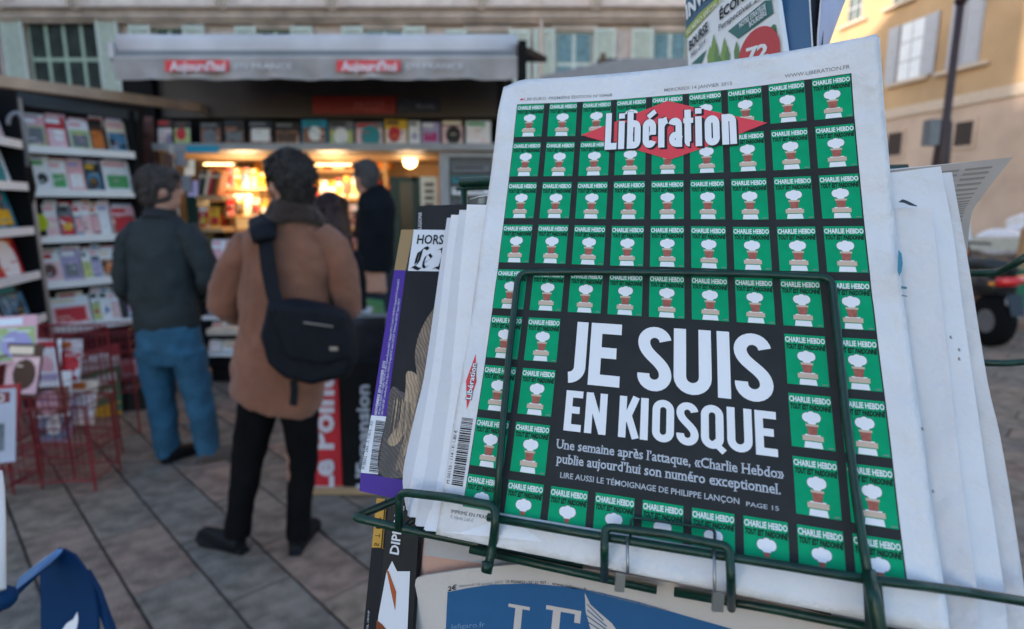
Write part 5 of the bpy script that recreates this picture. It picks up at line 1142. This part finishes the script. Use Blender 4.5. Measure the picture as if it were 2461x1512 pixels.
LFT = [('nearest white folded newspaper of the pile left of the front page', [(1128, 494), (1113, 640), (1098, 820), (1078, 1000), (1050, 1180), (1024, 1275)], .006),
       ('second white folded newspaper of the pile left of the front page', [(1110, 507), (1092, 640), (1070, 850), (1040, 1050), (1012, 1200), (1003, 1264)], .014),
       ('third white folded newspaper of the pile, beside the magazine with the purple stripe', [(1090, 519), (1075, 640), (1050, 850), (1018, 1040), (990, 1180), (985, 1242)], .021),
       ('rearmost white folded newspaper, touching the magazine with the purple stripe', [(1080, 526), (1061, 656), (1026, 900), (1003, 1000), (974, 1140), (982, 1228)], .028)]
tt = []
for ip, (lab, pl_, off) in enumerate(LFT):
    Lp = [(u, v, zL(v)+off) for u, v in pl_]; Rp = [(1330, v+(4 if v < 700 else 30), zL(v)+off-.035) for u, v in pl_]
    tt.append(paper_thing(lab, Lp, Rp, PT[ip], group='white newspapers piled left of the front page', leaves=3, shift=3, bow=.006))
# small marks on the nearest of them
def marks(m):
    for a, b, c, d, mt in ((1139, 650, 1145, 655, cm('#2f7f6a')), (1139, 662, 1146, 672, BLK), (1146, 1228, 1150, 1240, BLK)): m.add([C(u, v, zL(v)+.004) for u, v in ((a, b), (c, b), (c, d), (a, d))], [(0, 1, 2, 3)], mt)
    m.add([C(u, v, zL(v)+.004) for u, v in ((1134, 735), (1136, 735), (1130, 783), (1128, 783))], [(0, 1, 2, 3)], BLK)
    for v in (800, 820, 835, 850, 866, 884, 904, 925): m.add([C(u-(v-800)*.16, w_, zL(v)+.003) for u, w_ in ((1122, v), (1125, v), (1124, v+7), (1121, v+7))], [(0, 1, 2, 3)], GREYT)
part('margin_marks', tt[0], marks)
# magazine with the purple stripe
ml = Plane.three(C(964, 552, .565), C(864, 1182, .490), C(1204, 556, .555))
PUR = M('ink_purple', (.070, .030, .27), .5, var=.06, spec=.2); GLD = M('ink_gold', (.30, .185, .065), .35, var=.05, coat=.25); GW = M('gloss_white', (.66, .68, .72), .3, var=.03, coat=.25); GB = M('gloss_black', (.012, .012, .014), .45, var=.3, scale=20, spec=.2)
t = thing('magazine', 'glossy magazine with gold corner, purple stripe and a brown wood photo', 'magazine', C(864, 1182, .490))
part('cover', t, lambda m: m.slab([ml.at(964, 552), ml.at(1300, 560), ml.at(1180, 1245), ml.at(863, 1180)], ml.n, .004, GB))
part('gold_corner', t, lambda m: ppoly(m, ml, [(964, 552), (994, 552), (975, 650), (947, 649)], GLD, .0003))
part('purple_stripe', t, lambda m: (ppoly(m, ml, [(947, 649), (975, 650), (928, 1001), (892, 998)], PUR, .0003), ppoly(m, ml, [(867, 1136), (1160, 1186), (1155, 1240), (863, 1180)], PUR, .0004)))
part('title_panel', t, lambda m: ppoly(m, ml, [(994, 552), (1300, 556), (1290, 657), (980, 651)], GW, .0003))
part('barcode_panel', t, lambda m: ppoly(m, ml, [(892, 998), (928, 1001), (908, 1140), (867, 1136)], GW, .0003))
WDB = M('photo_wood_brown', (.22, .155, .095), .4, var=.55, scale=55, coat=.25); WDL = M('photo_wood_light', (.42, .30, .18), .4, var=.25, scale=70, coat=.25); WDD = M('photo_wood_dark', (.075, .055, .038), .4, var=.5, scale=60, coat=.25)
def grain(m_, rot, dark):
    t_ = m_.node_tree; b = t_.nodes['Principled BSDF']; tc = t_.nodes.new('ShaderNodeTexCoord'); mp = t_.nodes.new('ShaderNodeMapping'); mp.inputs['Rotation'].default_value = (0, rot, 0)
    wv = t_.nodes.new('ShaderNodeTexWave'); wv.inputs['Scale'].default_value = 110; wv.inputs['Distortion'].default_value = 9; wv.inputs['Detail'].default_value = 3; wv.inputs['Detail Scale'].default_value = .6
    t_.links.new(tc.outputs['Object'], mp.inputs[0]); t_.links.new(mp.outputs[0], wv.inputs[0]); lk = b.inputs['Base Color'].links[0].from_socket
    mx = t_.nodes.new('ShaderNodeMix'); mx.data_type = 'RGBA'; mx.inputs[7].default_value = (*dark, 1); t_.links.new(lk, mx.inputs[6])
    mr = t_.nodes.new('ShaderNodeMapRange'); mr.inputs[3].default_value = 0; mr.inputs[4].default_value = .75; t_.links.new(wv.outputs['Fac'], mr.inputs[0]); t_.links.new(mr.outputs[0], mx.inputs[0]); t_.links.new(mx.outputs[2], b.inputs['Base Color'])
grain(WDB, .5, (.07, .045, .03)); grain(WDL, .3, (.2, .13, .075)); grain(WDD, .9, (.02, .015, .012))
_pp = ppoly
def ppoly_s(m, pl_, pts, mt, off=.0003):      # the same outline, rounded
    q_ = pts[-1:]+pts+pts[:2]; out = []
    for i in range(1, len(q_)-2):
        p0, p1, p2, p3 = q_[i-1], q_[i], q_[i+1], q_[i+2]
        for k in range(5):
            f_ = k/5; out.append(tuple(.5*((2*b)+(-a+c)*f_+(2*a-5*b+4*c-d)*f_*f_+(-a+3*b-3*c+d)*f_**3) for a, b, c, d in zip(p0, p1, p2, p3)))
    _pp(m, pl_, out, mt, off)
def photo(m):
    ppoly_s(m, ml, [(1100, 680), (1062, 720), (1030, 758), (1006, 806), (997, 850), (1000, 885), (1012, 915), (1100, 940)], WDB, .0004)
    ppoly_s(m, ml, [(942, 930), (985, 945), (1100, 900), (1102, 1180), (1000, 1150), (910, 1136), (928, 1001)], WDD, .0006)
    ppoly_s(m, ml, [(976, 898), (986, 892), (1000, 900), (1008, 920), (1002, 965), (988, 1010), (964, 1055), (946, 1072), (932, 1066), (934, 1052), (956, 1020), (966, 985), (974, 940)], WDL, .0009)
    ppoly_s(m, ml, [(1010, 905), (1040, 890), (1100, 900), (1100, 1000), (1030, 1020), (1000, 1060), (965, 1120), (950, 1126), (968, 1060), (992, 1000), (1004, 950)], WDB, .0012)
    ppoly_s(m, ml, [(1020, 900), (1032, 896), (1026, 960), (1000, 1030), (975, 1090), (968, 1092), (990, 1020), (1012, 960)], WDL, .0015)
    ppoly_s(m, ml, [(960, 1130), (1000, 1080), (1050, 1060), (1100, 1050), (1100, 1170), (1000, 1152)], WDB, .0009)
    for i in range(7): ppoly_s(m, ml, [(947+i*6, 958+i*3), (950+i*6, 962+i*3), (941+i*7, 1018+i*4), (936+i*7, 1040+i*5)], WDL if i % 2 else WDB, .0014+i*2e-5)
part('cover_photo', t, photo)
def nib(m, pl_, pts, f, mt, off):     # broad-nib pen for the blackletter title; pts in unit box, nib at 40 degrees
    nx, ny = .11*math.cos(R(38)), .10*math.sin(R(38))
    for k, stk in enumerate(pts):
        L_ = [f(x-nx, y-ny) for x, y in stk]; R_ = [f(x+nx, y+ny) for x, y in stk]; n = len(stk)
        m.add([pl_.at(*p, off+k*2e-5) for p in L_+R_], [(i, i+1, n+i+1, n+i) for i in range(n-1)], mt)
def title(m):
    ptext(m, ml, 'HORS-', (1001, 586), (1072, 587), (1004, 564), BLK, .0006, bold=.02)
    fL = lambda x, y: (986+x*36+(y)*9, 646-y*50)
    nib(m, ml, [[(.95, .93), (.80, 1.02), (.62, .98), (.52, .85), (.50, .6), (.46, .35), (.34, .18), (.18, .06)], [(.05, .05), (.2, .10), (.4, .02), (.6, -.02), (.78, .08)], [(.35, .80), (.30, .5), (.28, .25)]], fL, BLK, .0006)
    fE = lambda x, y: (1011+x*26+y*6, 645-y*34)
    nib(m, ml, [[(.25, .85), (.15, .5), (.15, .22), (.35, .03), (.65, .18)], [(.3, .85), (.55, 1.0), (.8, .78), (.55, .55), (.3, .42)]], fE, BLK, .0008)
    fM = lambda x, y: (1040+x*50+y*9, 647-y*50)
    nib(m, ml, [[(.02, .04), (.2, .1), (.38, .02)], [(.3, .05), (.36, .4), (.38, .75), (.3, .98)], [(.0, .85), (.2, 1.0), (.5, .96), (.7, .8)], [(.66, .8), (.64, .4), (.6, .1)]], fM, BLK, .0006)
part('title_lettering', t, title)
def smalltext(m):
    ptext(m, ml, 'NOVEMBRE 2014-JANVIER 2015', (905, 997), (926, 868), (899, 996), GW, .0006, bold=.02)
    ptext(m, ml, 'Afrique CFA 5500 F CFA, Algérie 750 DA, Antilles-Guyane-Réunion 8,50 €, Belgique 7,90 €, Canada 11,95 $CAN, Espagne 8,50 €, Grèce 8,50 €', (912, 997), (960, 672), (907, 996), GW, .0006)
    ptext(m, ml, 'Liban 16500 LBP, Luxembourg 7,90 €, Maroc 70 DH, Portugal 8,50 €, Suisse 15,20 CHF, TOM Avion 1600 XPF, Tunisie 9,90 DT', (919, 998), (962, 718), (914, 997), GW, .0006)
    ptext(m, ml, 'M 08392 - 24H - F: 7,90 € - RD', (876, 1128), (897, 1012), (869, 1127), BLK, .0006)
    rg_ = random.Random(6); v = 1010.0
    while v < 1133:
        h = rg_.choice((1.2, 1.2, 2.0, 2.8)); k = (v-1010)/123; a = 903-17*k; b = 925-17*k; ppoly(m, ml, [(a, v), (b, v+3), (b, v+3+h), (a, v+h)], BLK, .0006); v += h+rg_.choice((1.0, 1.4, 2.2))
part('small_print', t, smalltext)
# black magazine above it
mk = Plane.three(C(1003, 494, .60), C(1000, 560, .59), C(1180, 490, .56))
t = thing('magazine', 'black magazine with RELIGIONS along its spine edge, behind the purple striped one', 'magazine', C(980, 700, .58))
part('cover', t, lambda m: m.slab([mk.at(1003, 495), mk.at(1220, 488), mk.at(1200, 700), mk.at(985, 700)], mk.n, .004, GB))
part('lettering', t, lambda m: ptext(m, mk, 'RELIGIONS', (1012, 562), (1013, 511), (1004, 562), GW, .0006))
t = thing('magazine', 'dark magazine with a curled top edge just below the green bar', 'magazine', C(1150, 560, .60))
part('cover', t, lambda m: ribbon(m, [(1130, 480, .60), (1128, 540, .60), (1128, 640, .60)], [(1200, 468, .56), (1200, 540, .56), (1200, 640, .56)], M('gloss_navy', (.02, .03, .045), .3, coat=.3), bow=.012), smooth=True)
part('page_edge', t, lambda m: m.tube([C(1130, 479, .598), C(1150, 473, .578), C(1172, 470, .572), C(1200, 467, .558)], .0006, GW, 6))
# magazines at the lower left
md = Plane.three(C(905, 1197, .505), C(873, 1512, .45), C(970, 1207, .485))
YEL = M('ink_yellow', (.50, .27, .03), .35, coat=.2)
t = thing('magazine', 'black magazine with a yellow tab at the lower left of the stand', 'magazine', C(873, 1560, .45))
part('cover', t, lambda m: m.slab([md.at(905, 1197), md.at(950, 1203), md.at(915, 1600), md.at(864, 1600)], md.n, .003, GB))
part('yellow_tab', t, lambda m: ppoly(m, md, [(905, 1197), (925, 1199), (915, 1316), (893, 1316)], YEL, .0004))
part('gold_outline', t, lambda m: m.tube([md.at(*p, .0006) for p in ((928, 1206), (919, 1318), (932, 1320), (940, 1207))], .0003, YEL, 5))
part('lettering', t, lambda m: [ptext(m, md, ch, (899+(1312-v)*.09, v), (900+(1312-v)*.09, v-8), (910+(1312-v)*.09, v+1), BLK, .0008) for ch, v in (('S', 1312), ('T', 1291), ('I', 1270), ('/', 1250), ('A', 1226))])
part('volume_line', t, lambda m: ptext(m, md, 'VOL. 1/2010 EP', (884, 1515), (888, 1468), (880, 1514), GW, .0008))
md2 = Plane.three(C(935, 1201, .495), C(905, 1512, .44), C(975, 1209, .478))
t = thing('magazine', 'black magazine reading DIPLO with an orange and white picture below', 'magazine', C(905, 1560, .44))
part('cover', t, lambda m: m.slab([md2.at(935, 1201), md2.at(1010, 1213), md2.at(985, 1600), md2.at(895, 1600)], md2.n, .003, GB))
part('picture', t, lambda m: (ppoly(m, md2, [(942, 1348), (954, 1373), (985, 1373), (975, 1600), (897, 1600), (909, 1481), (928, 1377)], GW, .0004), ppoly(m, md2, [(928, 1369), (934, 1373), (952, 1423), (949, 1468)], cm('#a3501e', .35), .0006), ppoly(m, md2, [(905, 1490), (918, 1500), (935, 1520), (930, 1600), (897, 1600)], cm('#7a3a18', .35), .0006)))
part('lettering', t, lambda m: ptext(m, md2, 'DIPLOMATIE', (957, 1334), (978, 1160), (936, 1330), GW, .0006, bold=.025))
# grey folded papers and the pink page in the lower pocket
GPAP = M('grey_newsprint', (.40, .39, .395), .85, var=.08, scale=40, bump=.3); CRM = M('cream_newsprint', (.50, .455, .42), .85, var=.05, scale=20, bump=.3, bscale=40); PNK = M('salmon_newsprint', (.50, .30, .235), .85, var=.06, scale=20, bump=.3)
for i, (a, b, off, lab) in enumerate((((972, 1216), (950, 1540), .034, 'rearmost grey folded newspaper in the lower pocket'), ((985, 1290), (962, 1540), .026, 'middle grey folded newspaper in the lower pocket'), ((1003, 1292), (974, 1540), .018, 'foremost grey folded newspaper in the lower pocket'))):
    Lp = [(a[0], a[1], .445+off), ((a[0]+b[0])/2, (a[1]+b[1])/2, .435+off), (b[0], b[1], .425+off)]; Rp = [(1250, v+40, z-.03) for u, v, z in Lp]
    t = paper_thing(lab, Lp, Rp, GPAP, group='grey newspapers in the lower pocket', leaves=2)
    if i:
        def lines(m):
            for k in range(14): 
                v = a[1]+12+k*6; m.add([C(u, w_, .4445+off) for u, w_ in ((a[0]+6-k*.5, v), (a[0]+24-k*.5, v+2), (a[0]+24-k*.5, v+4), (a[0]+6-k*.5, v+2))], [(0, 1, 2, 3)], GREYT)
        part('print_lines', t, lines)
t = paper_thing('salmon pink page with a grey top margin, just under the green rail', [(1022, 1292, .447), (1016, 1345, .444), (1008, 1400, .441), (1004, 1450, .438)], [(1800, 1420, .375), (1800, 1450, .372), (1800, 1500, .37), (1800, 1550, .367)], PNK, leaves=2)
part('top_margin', t, lambda m: ribbon(m, [(1022, 1292, .4455), (1019, 1335, .4435)], [(1800, 1418, .3735), (1800, 1440, .3715)], GPAP, n=4, th=.0003))
fg = Plane.three(C(1000, 1392, .432), C(2060, 1500, .338), C(985, 1600, .418))
t = thing('newspaper', 'cream newspaper with a blue arched masthead at the bottom', 'newspaper', C(1000, 1600, .42))
top = [(999, 1392), (1022, 1383), (1123, 1367), (1252, 1356), (1400, 1368), (1550, 1390), (1700, 1415), (1900, 1458), (2095, 1505)]
for k in range(2): part('page' if k == 0 else 'inner_sheet', t, lambda m: m.slab([fg.at(u-3*k, v-2*k, -.0025*k) for u, v in top]+[fg.at(2110, 1650, -.0025*k), fg.at(960, 1650, -.0025*k)], fg.n, .0015, CRM))
BLU = M('ink_blue', (.012, .085, .21), .8, var=.05, scale=60)
part('blue_masthead', t, lambda m: ppoly(m, fg, [(1075, 1423), (1120, 1414), (1180, 1405), (1270, 1402), (1370, 1411), (1443, 1424), (1540, 1448), (1640, 1478), (1760, 1512), (1840, 1545), (1840, 1640), (1065, 1640)], BLU, .0004))
def le(m):
    f = lambda x, y: (1214+x*1.42+y*.10, 1530+x*.25-y*1.0)
    def bar(x0, y0, x1, y1, o=0): ppoly(m, fg, [f(x0, y0), f(x1, y0), f(x1, y1), f(x0, y1)], CRM, .0008+o*1e-5)
    for k, (x0, y0, x1, y1) in enumerate(((12, -15, 24, 80), (0, 72, 36, 80), (0, -30, 56, -18), (46, -20, 56, 8), (75, -15, 88, 92), (63, 82, 122, 92), (63, -30, 122, -18), (112, 62, 122, 84), (86, 26, 108, 34), (103, 18, 109, 44), (112, -20, 122, 6), (88, 60, 89, 61))): bar(x0, y0, x1, y1, k)
    ppoly(m, fg, [(1405, 1425), (1418, 1452), (1440, 1472), (1470, 1498), (1500, 1540), (1440, 1560), (1418, 1510), (1407, 1470)], CRM, .0008)
    for i in range(5): ppoly(m, fg, [(1410, 1450+i*14), (1450+i*8, 1490+i*14), (1449+i*8, 1493+i*14), (1410, 1453+i*14)], BLU, .001)
    ptext(m, fg, 'lefigaro.fr', (1085, 1512), (1165, 1506), (1085, 1500), cm('#5f87a8'), .0008)
part('masthead_lettering', t, le)
part('date_line', t, lambda m: (ptext(m, fg, '2€', (1076, 1421), (1097, 1416), (1076, 1410), BLK, .0006, bold=.02), ptext(m, fg, 'mercredi 14 janvier 2015', (1102, 1412), (1208, 1402), (1102, 1405), GREYT, .0006), ptext(m, fg, 'LE FIGARO - N° 21 957 -', (1215, 1401), (1318, 1404), (1215, 1394), BLK, .0006), ptext(m, fg, 'www.lefigaro.fr', (1326, 1405), (1410, 1420), (1327, 1398), BLK, .0006), ptext(m, fg, 'France métropolitaine uniquement', (1420, 1423), (1600, 1468), (1421, 1417), GREYT, .0006)))
# papers to the right of the front page
zR = lambda v: .437-.120*(v-85)/1300
RT = [('white newspaper directly behind the right edge of the front page', [(2239, 500), (2261, 708), (2283, 909), (2310, 1150), (2345, 1400), (2358, 1560)], 497, .009),
      ('white newspaper in the middle of the three at the right, top edge slanting up', [(2260, 400), (2290, 560), (2310, 720), (2343, 950), (2372, 1150), (2410, 1400), (2425, 1560)], 438, .017),
      ('rearmost white newspaper of the three, widest at the lower right corner', [(2284, 414), (2303, 520), (2325, 641), (2369, 914), (2401, 1054), (2440, 1290), (2478, 1560)], 446, .025)]
tr = []
for lab, pl_, vl, off in RT:
    Rp = [(u, v, zR(v)+off) for u, v in pl_]; n_ = len(pl_)
    Lp = [(1960+i*8, vl+(1560-vl)*i/(n_-1), zR(vl+(1560-vl)*i/(n_-1))+off+.03) for i in range(n_)]
    tr.append(paper_thing(lab, Lp, Rp, PAPER2, group='white newspapers at the right of the front page', leaves=1 if off < .02 else 2, shift=3, bow=(-.006, .008, -.007)[len(tr)], nx=14))
def mk2(m):
    q4 = lambda pts, mt, d: m.add([C(u, v, zR(v)+d) for u, v in pts], [tuple(range(len(pts)))], mt)
    q4([(2158, 600), (2166, 610), (2169, 632), (2166, 652), (2160, 664), (2156, 650)], cm('#3c7c92'), .001)
    q4([(2165, 688), (2179, 690), (2178, 695), (2165, 694)], cm('#2c6a78'), .001); q4([(2166, 708), (2180, 711), (2180, 714), (2166, 712)], GREYT, .001)
part('print_marks', tr[0], mk2)
def mk3(m):
    q4 = lambda pts, mt, d: m.add([C(u, v, zR(v)+d) for u, v in pts], [tuple(range(len(pts)))], mt)
    q4([(2158, 486), (2168, 479), (2178, 482), (2202, 494), (2204, 497), (2186, 494), (2172, 488)], cm('#2a3038'), .008)
part('print_marks', tr[1], mk3)
def mk4(m):
    for u, v in ((2280, 808), (2300, 838), (2300, 860), (2212, 1028), (2237, 1178)): m.add([C(u+a, v+b, zR(v)+.006) for a, b in ((0, 0), (5, -2), (8, 6), (3, 7))], [(0, 1, 2, 3)], GREYT)
part('print_specks', tr[2], mk4)
# curled paper behind them
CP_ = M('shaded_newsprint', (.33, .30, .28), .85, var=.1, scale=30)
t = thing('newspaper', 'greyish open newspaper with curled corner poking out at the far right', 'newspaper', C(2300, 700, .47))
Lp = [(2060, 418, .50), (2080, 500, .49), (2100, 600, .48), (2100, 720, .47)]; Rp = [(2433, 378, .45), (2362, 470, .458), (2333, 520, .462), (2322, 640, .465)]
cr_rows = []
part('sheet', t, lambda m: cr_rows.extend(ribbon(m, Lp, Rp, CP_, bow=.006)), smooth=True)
part('rear_sheet', t, lambda m: ribbon(m, [(a, b-4, c+.004) for a, b, c in Lp], [(a-8, b+2, c+.006) for a, b, c in Rp], PAPER2, bow=.006), smooth=True)
def cols(m):
    for j in range(2, 23):
        for i0, i1 in ((4.2, 5.6), (5.9, 7.3)):
            r = cr_rows[j]; r2 = cr_rows[j+1] if j < 23 else r
            pt = lambda row, x: row[int(x)].lerp(row[int(x)+1], x-int(x))
            a, b = pt(r, i0), pt(r, i1); c, d = pt(r2, i1), pt(r2, i0); up = (Vector((0, 0, H))-a).normalized()*.0006
            m.add([a+up, b+up, b.lerp(c, .4)+up, a.lerp(d, .4)+up], [(0, 1, 2, 3)], M('faint_text', (.20, .18, .17), .85))
part('text_columns', t, cols)
# magazines in the upper pocket
z7 = lambda x, y: ((x/4.1017+2300)/1.4228, (y/4.1017)/1.4228)
mu = Plane.three(C(1650, 150, .68), C(1880, 60, .54), C(1645, -60, .67))
t = thing('magazine', 'white finance magazine with red disc and slanted headings in the upper pocket', 'magazine', C(1650, 330, .55))
part('cover', t, lambda m: m.slab([mu.at(1645, -120), mu.at(1850, -120), mu.at(1892, 170), mu.at(1655, 215)], mu.n, .005, GW))
TEAL = cm('#0b5a58', .35); NVY = cm('#1c4a68', .35); LIM = cm('#8f9c34', .35)
def inv_(m):
    pp = lambda pts, mt, o: ppoly(m, mu, [z7(*p) for p in pts], mt, o)
    pp([(180, 420), (180, -400), (700, -400), (700, -150), (580, 0), (370, 190)], NVY, .0004)
    pp([(180, 560), (180, 420), (370, 190), (580, 0), (700, -140), (700, -20)], LIM, .0006)
    pp([(700, -200), (1500, -600), (1480, -300), (1400, 0), (1180, 20), (740, 330), (700, 330)], GW, .0005)
    pp([(770, 440), (1290, 10), (1385, 0), (1410, 185), (915, 545)], TEAL, .0008)
    pp([(255, 900), (470, 700), (400, 890)], TEAL, .0008)
    pp([(1340, 420), (1410, 340), (1440, 350), (1500, 720), (1480, 720), (1440, 560)], cm('#1f6a40', .35), .0008)
part('cover_panels', t, inv_)
def leaves_(m):
    for x, y, w_, h in ((570, 470, 45, 420), (520, 640, 40, 260), (720, 520, 50, 400), (760, 640, 35, 260), (890, 570, 35, 260), (610, 600, 30, 300), (650, 760, 30, 160)):
        ppoly(m, mu, [z7(x, y), z7(x+w_, y+h*.5), z7(x+w_*.8, y+h), z7(x-w_*.8, y+h), z7(x-w_, y+h*.6)], cm('#6f8f3c' if w_ > 38 else '#4f7a3a', .35), .0010+x*1e-7)
part('grass_picture', t, leaves_)
rd = MB(); ppoly(rd, mu, [z7(1210+290*math.cos(a), 770+390*math.sin(a)-(110*math.cos(a))) for a in np.linspace(0, 2*math.pi, 40, endpoint=False)], cm('#b4121e', .35), .0014); rd.build('red_disc', t)
def itext(m):
    pt = lambda body, a, b, c, mt, bold=0.0, o=.0018: ptext(m, mu, body, z7(*a), z7(*b), z7(*c), mt, o, bold)
    pt('BOURSE', (228, 715), (488, 430), (222, 590), BLK, .03); pt('Bilan 2014', (252, 815), (452, 610), (250, 735), BLK)
    pt('ÉCONOMIE', (655, 280), (1330, -260), (650, 150), BLK, .03); pt('Perspectives 2015', (640, 440), (1330, -100), (640, 350), BLK)
    pt('NOTRE STRATÉGIE', (935, 395), (1305, 118), (925, 325), GW, .015); pt('BOURSIÈRE', (1075, 385), (1318, 205), (1065, 315), GW, .015)
    pt('NUMÉRO SPÉCIAL 2014', (200, 500), (760, -70), (196, 430), cm('#d8dcc0', .35), .015); pt('INVESTIR', (190, 275), (820, -420), (175, 90), GW, .04)
    pt('72', (1030, 870), (1340, 790), (1025, 690), GW, .04); 
part('lettering', t, itext)
mu2 = Plane.three(C(1866, 0, .57), C(1945, 0, .555), C(1890, 200, .56))
t = thing('magazine', 'plain deep blue magazine back in the upper pocket', 'magazine', C(1900, 240, .46))
part('cover', t, lambda m: m.slab([mu2.at(1840, -120), mu2.at(1936, -120), mu2.at(1955, 170), mu2.at(1870, 170)], mu2.n, .003, M('gloss_blue', (.004, .070, .175), .3, var=.05, coat=.3)))
part('page_edge', t, lambda m: m.tube([mu2.at(1936, -120), mu2.at(1945, 0), mu2.at(1955, 170)], .0007, GW, 6))
t = thing('magazine', 'black magazine edge right of the deep blue one', 'magazine', C(1960, 240, .47))
part('cover', t, lambda m: m.slab([C(1925, -120, .575), C(1985, -120, .57), C(1975, 165, .57), C(1950, 165, .575)], (0, -1, .1), .003, M('gloss_midnight', (.003, .004, .012), .3)))
t = paper_thing('pale lilac magazine fanned open at the right of the upper pocket', [(1976, -120, .562), (1972, 0, .562), (1965, 80, .562), (1962, 160, .562)], [(2085, -120, .59), (2032, 0, .588), (1998, 90, .586), (1975, 160, .584)], M('lilac_page', (.36, .38, .56), .5, var=.25, scale=14), name='magazine', cat='magazine', leaves=3, shift=-4, gap=.004)
part('teal_edge', t, lambda m: m.tube([C(1976, -120, .56), C(1972, 0, .56), C(1965, 80, .56), C(1962, 160, .56)], .0007, GW, 6))

# ------------------------------------------------------------------ the green wire stand
rack = thing('newspaper_stand', 'dark green wire newspaper stand holding the papers, close to the camera', 'newspaper stand', C(1400, 1500, .6).xy.to_3d())
def rnd(pts, r=10, n=5):      # rounded corners, r in picture units
    out = [pts[0]]
    for i in range(1, len(pts)-1):
        a, b, c = [np.array(p, float) for p in pts[i-1:i+2]]; da = a-b; dc = c-b; la = np.hypot(*da[:2]); lc = np.hypot(*dc[:2]); k = min(r, la*.45, lc*.45)
        p0 = b+da/la*k; p2 = b+dc/lc*k
        for j in range(n+1): f = j/n; out.append(tuple((1-f)**2*p0+2*f*(1-f)*b+f*f*p2))
    return out+[pts[-1]]
def wire(name, pts, r, mt=WIRE, rr=14):
    return part(name, rack, lambda m: m.tube([C(*p) for p in rnd(pts, rr)], r, mt, 10), smooth=True)
zf = lambda u, v, d=.007: zp(u, v)-d
def wpts(seq, d=.007): return [(u, v, zf(u, v, d)) for u, v in seq]
wire('front_loop', wpts([(1192, 1222), (1205, 1060), (1222, 860), (1246, 655), (1420, 654), (1620, 656), (1800, 659), (1998, 668), (2012, 800), (2030, 980), (2052, 1160), (2072, 1300), (2087, 1395)]), .0025, rr=26)
wire('side_rail', [(958, 1272, .425), (960, 1182, .425), (1080, 1196, zf(1080, 1196, .01)), (1190, 1216, zf(1190, 1216, .009)), (1190, 1260, zf(1190, 1260, .009)), (1184, 1310, .385), (1170, 1378, .38)], .0030, rr=22)
wire('hook_end', [(1171, 1350, .381), (1168, 1374, .380)], .0034)
wire('outer_arm', [(1040, 1175, .50), (950, 1203, .47), (851, 1243, .435), (955, 1268, .427), (1130, 1303, .418), (1400, 1360, .392)], .0031, rr=12)
wire('arm_brace', [(955, 1272, .427), (1010, 1240, .45)], .0022)
wire('front_rail', wpts([(1172, 1243), (1400, 1282), (1620, 1318), (1850, 1354), (2082, 1392), (2200, 1406)])+[(2330, 1424, .322), (2500, 1452, .318)], .0026)
wire('lower_rail', [(1130, 1320, .405), (1340, 1366, .388), (1578, 1417, .368)], .0028)
wire('lower_rail', [(1620, 1422, .366), (1850, 1462, .346), (2100, 1512, .325), (2400, 1575, .31)], .0028)
wire('tag_loop', [(1452, 1392, .372)]+wpts([(1452, 1330), (1453, 1266), (1600, 1284), (1752, 1314), (1756, 1390)], .013)+[(1757, 1462, .352)], .0026, rr=20)
wire('tag_rod', wpts([(1514, 1296), (1516, 1243), (1616, 1257), (1718, 1272), (1716, 1320)], .004), .0009, rr=14)
wire('spring_wire', wpts([(1507, 1290), (1508, 1380)], .011), .0009, STEEL); wire('spring_wire', wpts([(1715, 1305), (1717, 1428)], .011), .0009, STEEL)
for a, b, c_, d_ in ((1480, 1378, 1503, 1424), (1714, 1424, 1741, 1472)):
    z_ = zf(a, b, .013); part('spring_clip', rack, lambda m: m.slab([C(a, b, z_), C(c_, b+3, z_), C(c_-3, d_, z_), C(a-2, d_-2, z_)], (0, -1, .4), .0025, STEEL))
wire('right_post', [(2087, 1380, zf(2087, 1380, .006)), (2098, 1430, .300), (2112, 1512, .298), (2130, 1640, .296)], .0036)
part('right_plate', rack, lambda m: m.slab([C(2080, 1395, .310), C(2118, 1400, .310), C(2128, 1490, .305), (C(2135, 1620, .303)), C(2092, 1620, .303)], (0, -1, .4), .003, M('dark_green_plate', (.004, .022, .018), .5)))
zb1 = .63
part('rear_bar', rack, lambda m: m.tube([C(1106, 439, zb1), C(1300, 432, .60), C(2178, 408, .52)], .0050, WIRE, 10), smooth=True)
part('rear_rod', rack, lambda m: m.tube([C(1098, 454, zb1), C(1300, 450, .60), C(2140, 430, .53)], .0018, WIRE, 8), smooth=True)
part('rear_upright', rack, lambda m: m.tube([C(1115, 445, zb1), C(1118, 700, .61), C(1120, 1000, .6)], .0036, WIRE, 8), smooth=True)
wire('far_arm', [(2318, 657, .72), (2400, 656, .70), (2430, 638, .68), (2500, 596, .66)], .0045, rr=16)
wire('far_rail', [(2340, 872, .70), (2420, 873, .69), (2500, 866, .68)], .0042)
cpole = C(1500, 1000, .66); part('central_pole', rack, lambda m: m.tube([(cpole.x, cpole.y+.05, 0), (cpole.x, cpole.y+.05, 1.50)], .016, WIRE, 12), smooth=True)
for a in range(4): part('foot', rack, lambda m: m.tube([(cpole.x, cpole.y+.05, .05), (cpole.x+.3*math.cos(a*1.57+.78), cpole.y+.05+.3*math.sin(a*1.57+.78), .02)], .012, WIRE, 8), smooth=True)

part('gap_shade_strip', rack, lambda m: m.slab([C(1003, 1255, .452), C(1300, 1318, .42), C(1700, 1400, .382), C(2078, 1478, .345), C(2078, 1500, .345), C(1700, 1424, .382), C(1300, 1346, .42), C(1003, 1275, .452)], (0, -1, .4), .002, M('gap_shade_black_green', (.002, .006, .005), .7)))  # near-black strip paints the shade in the gap below the front page
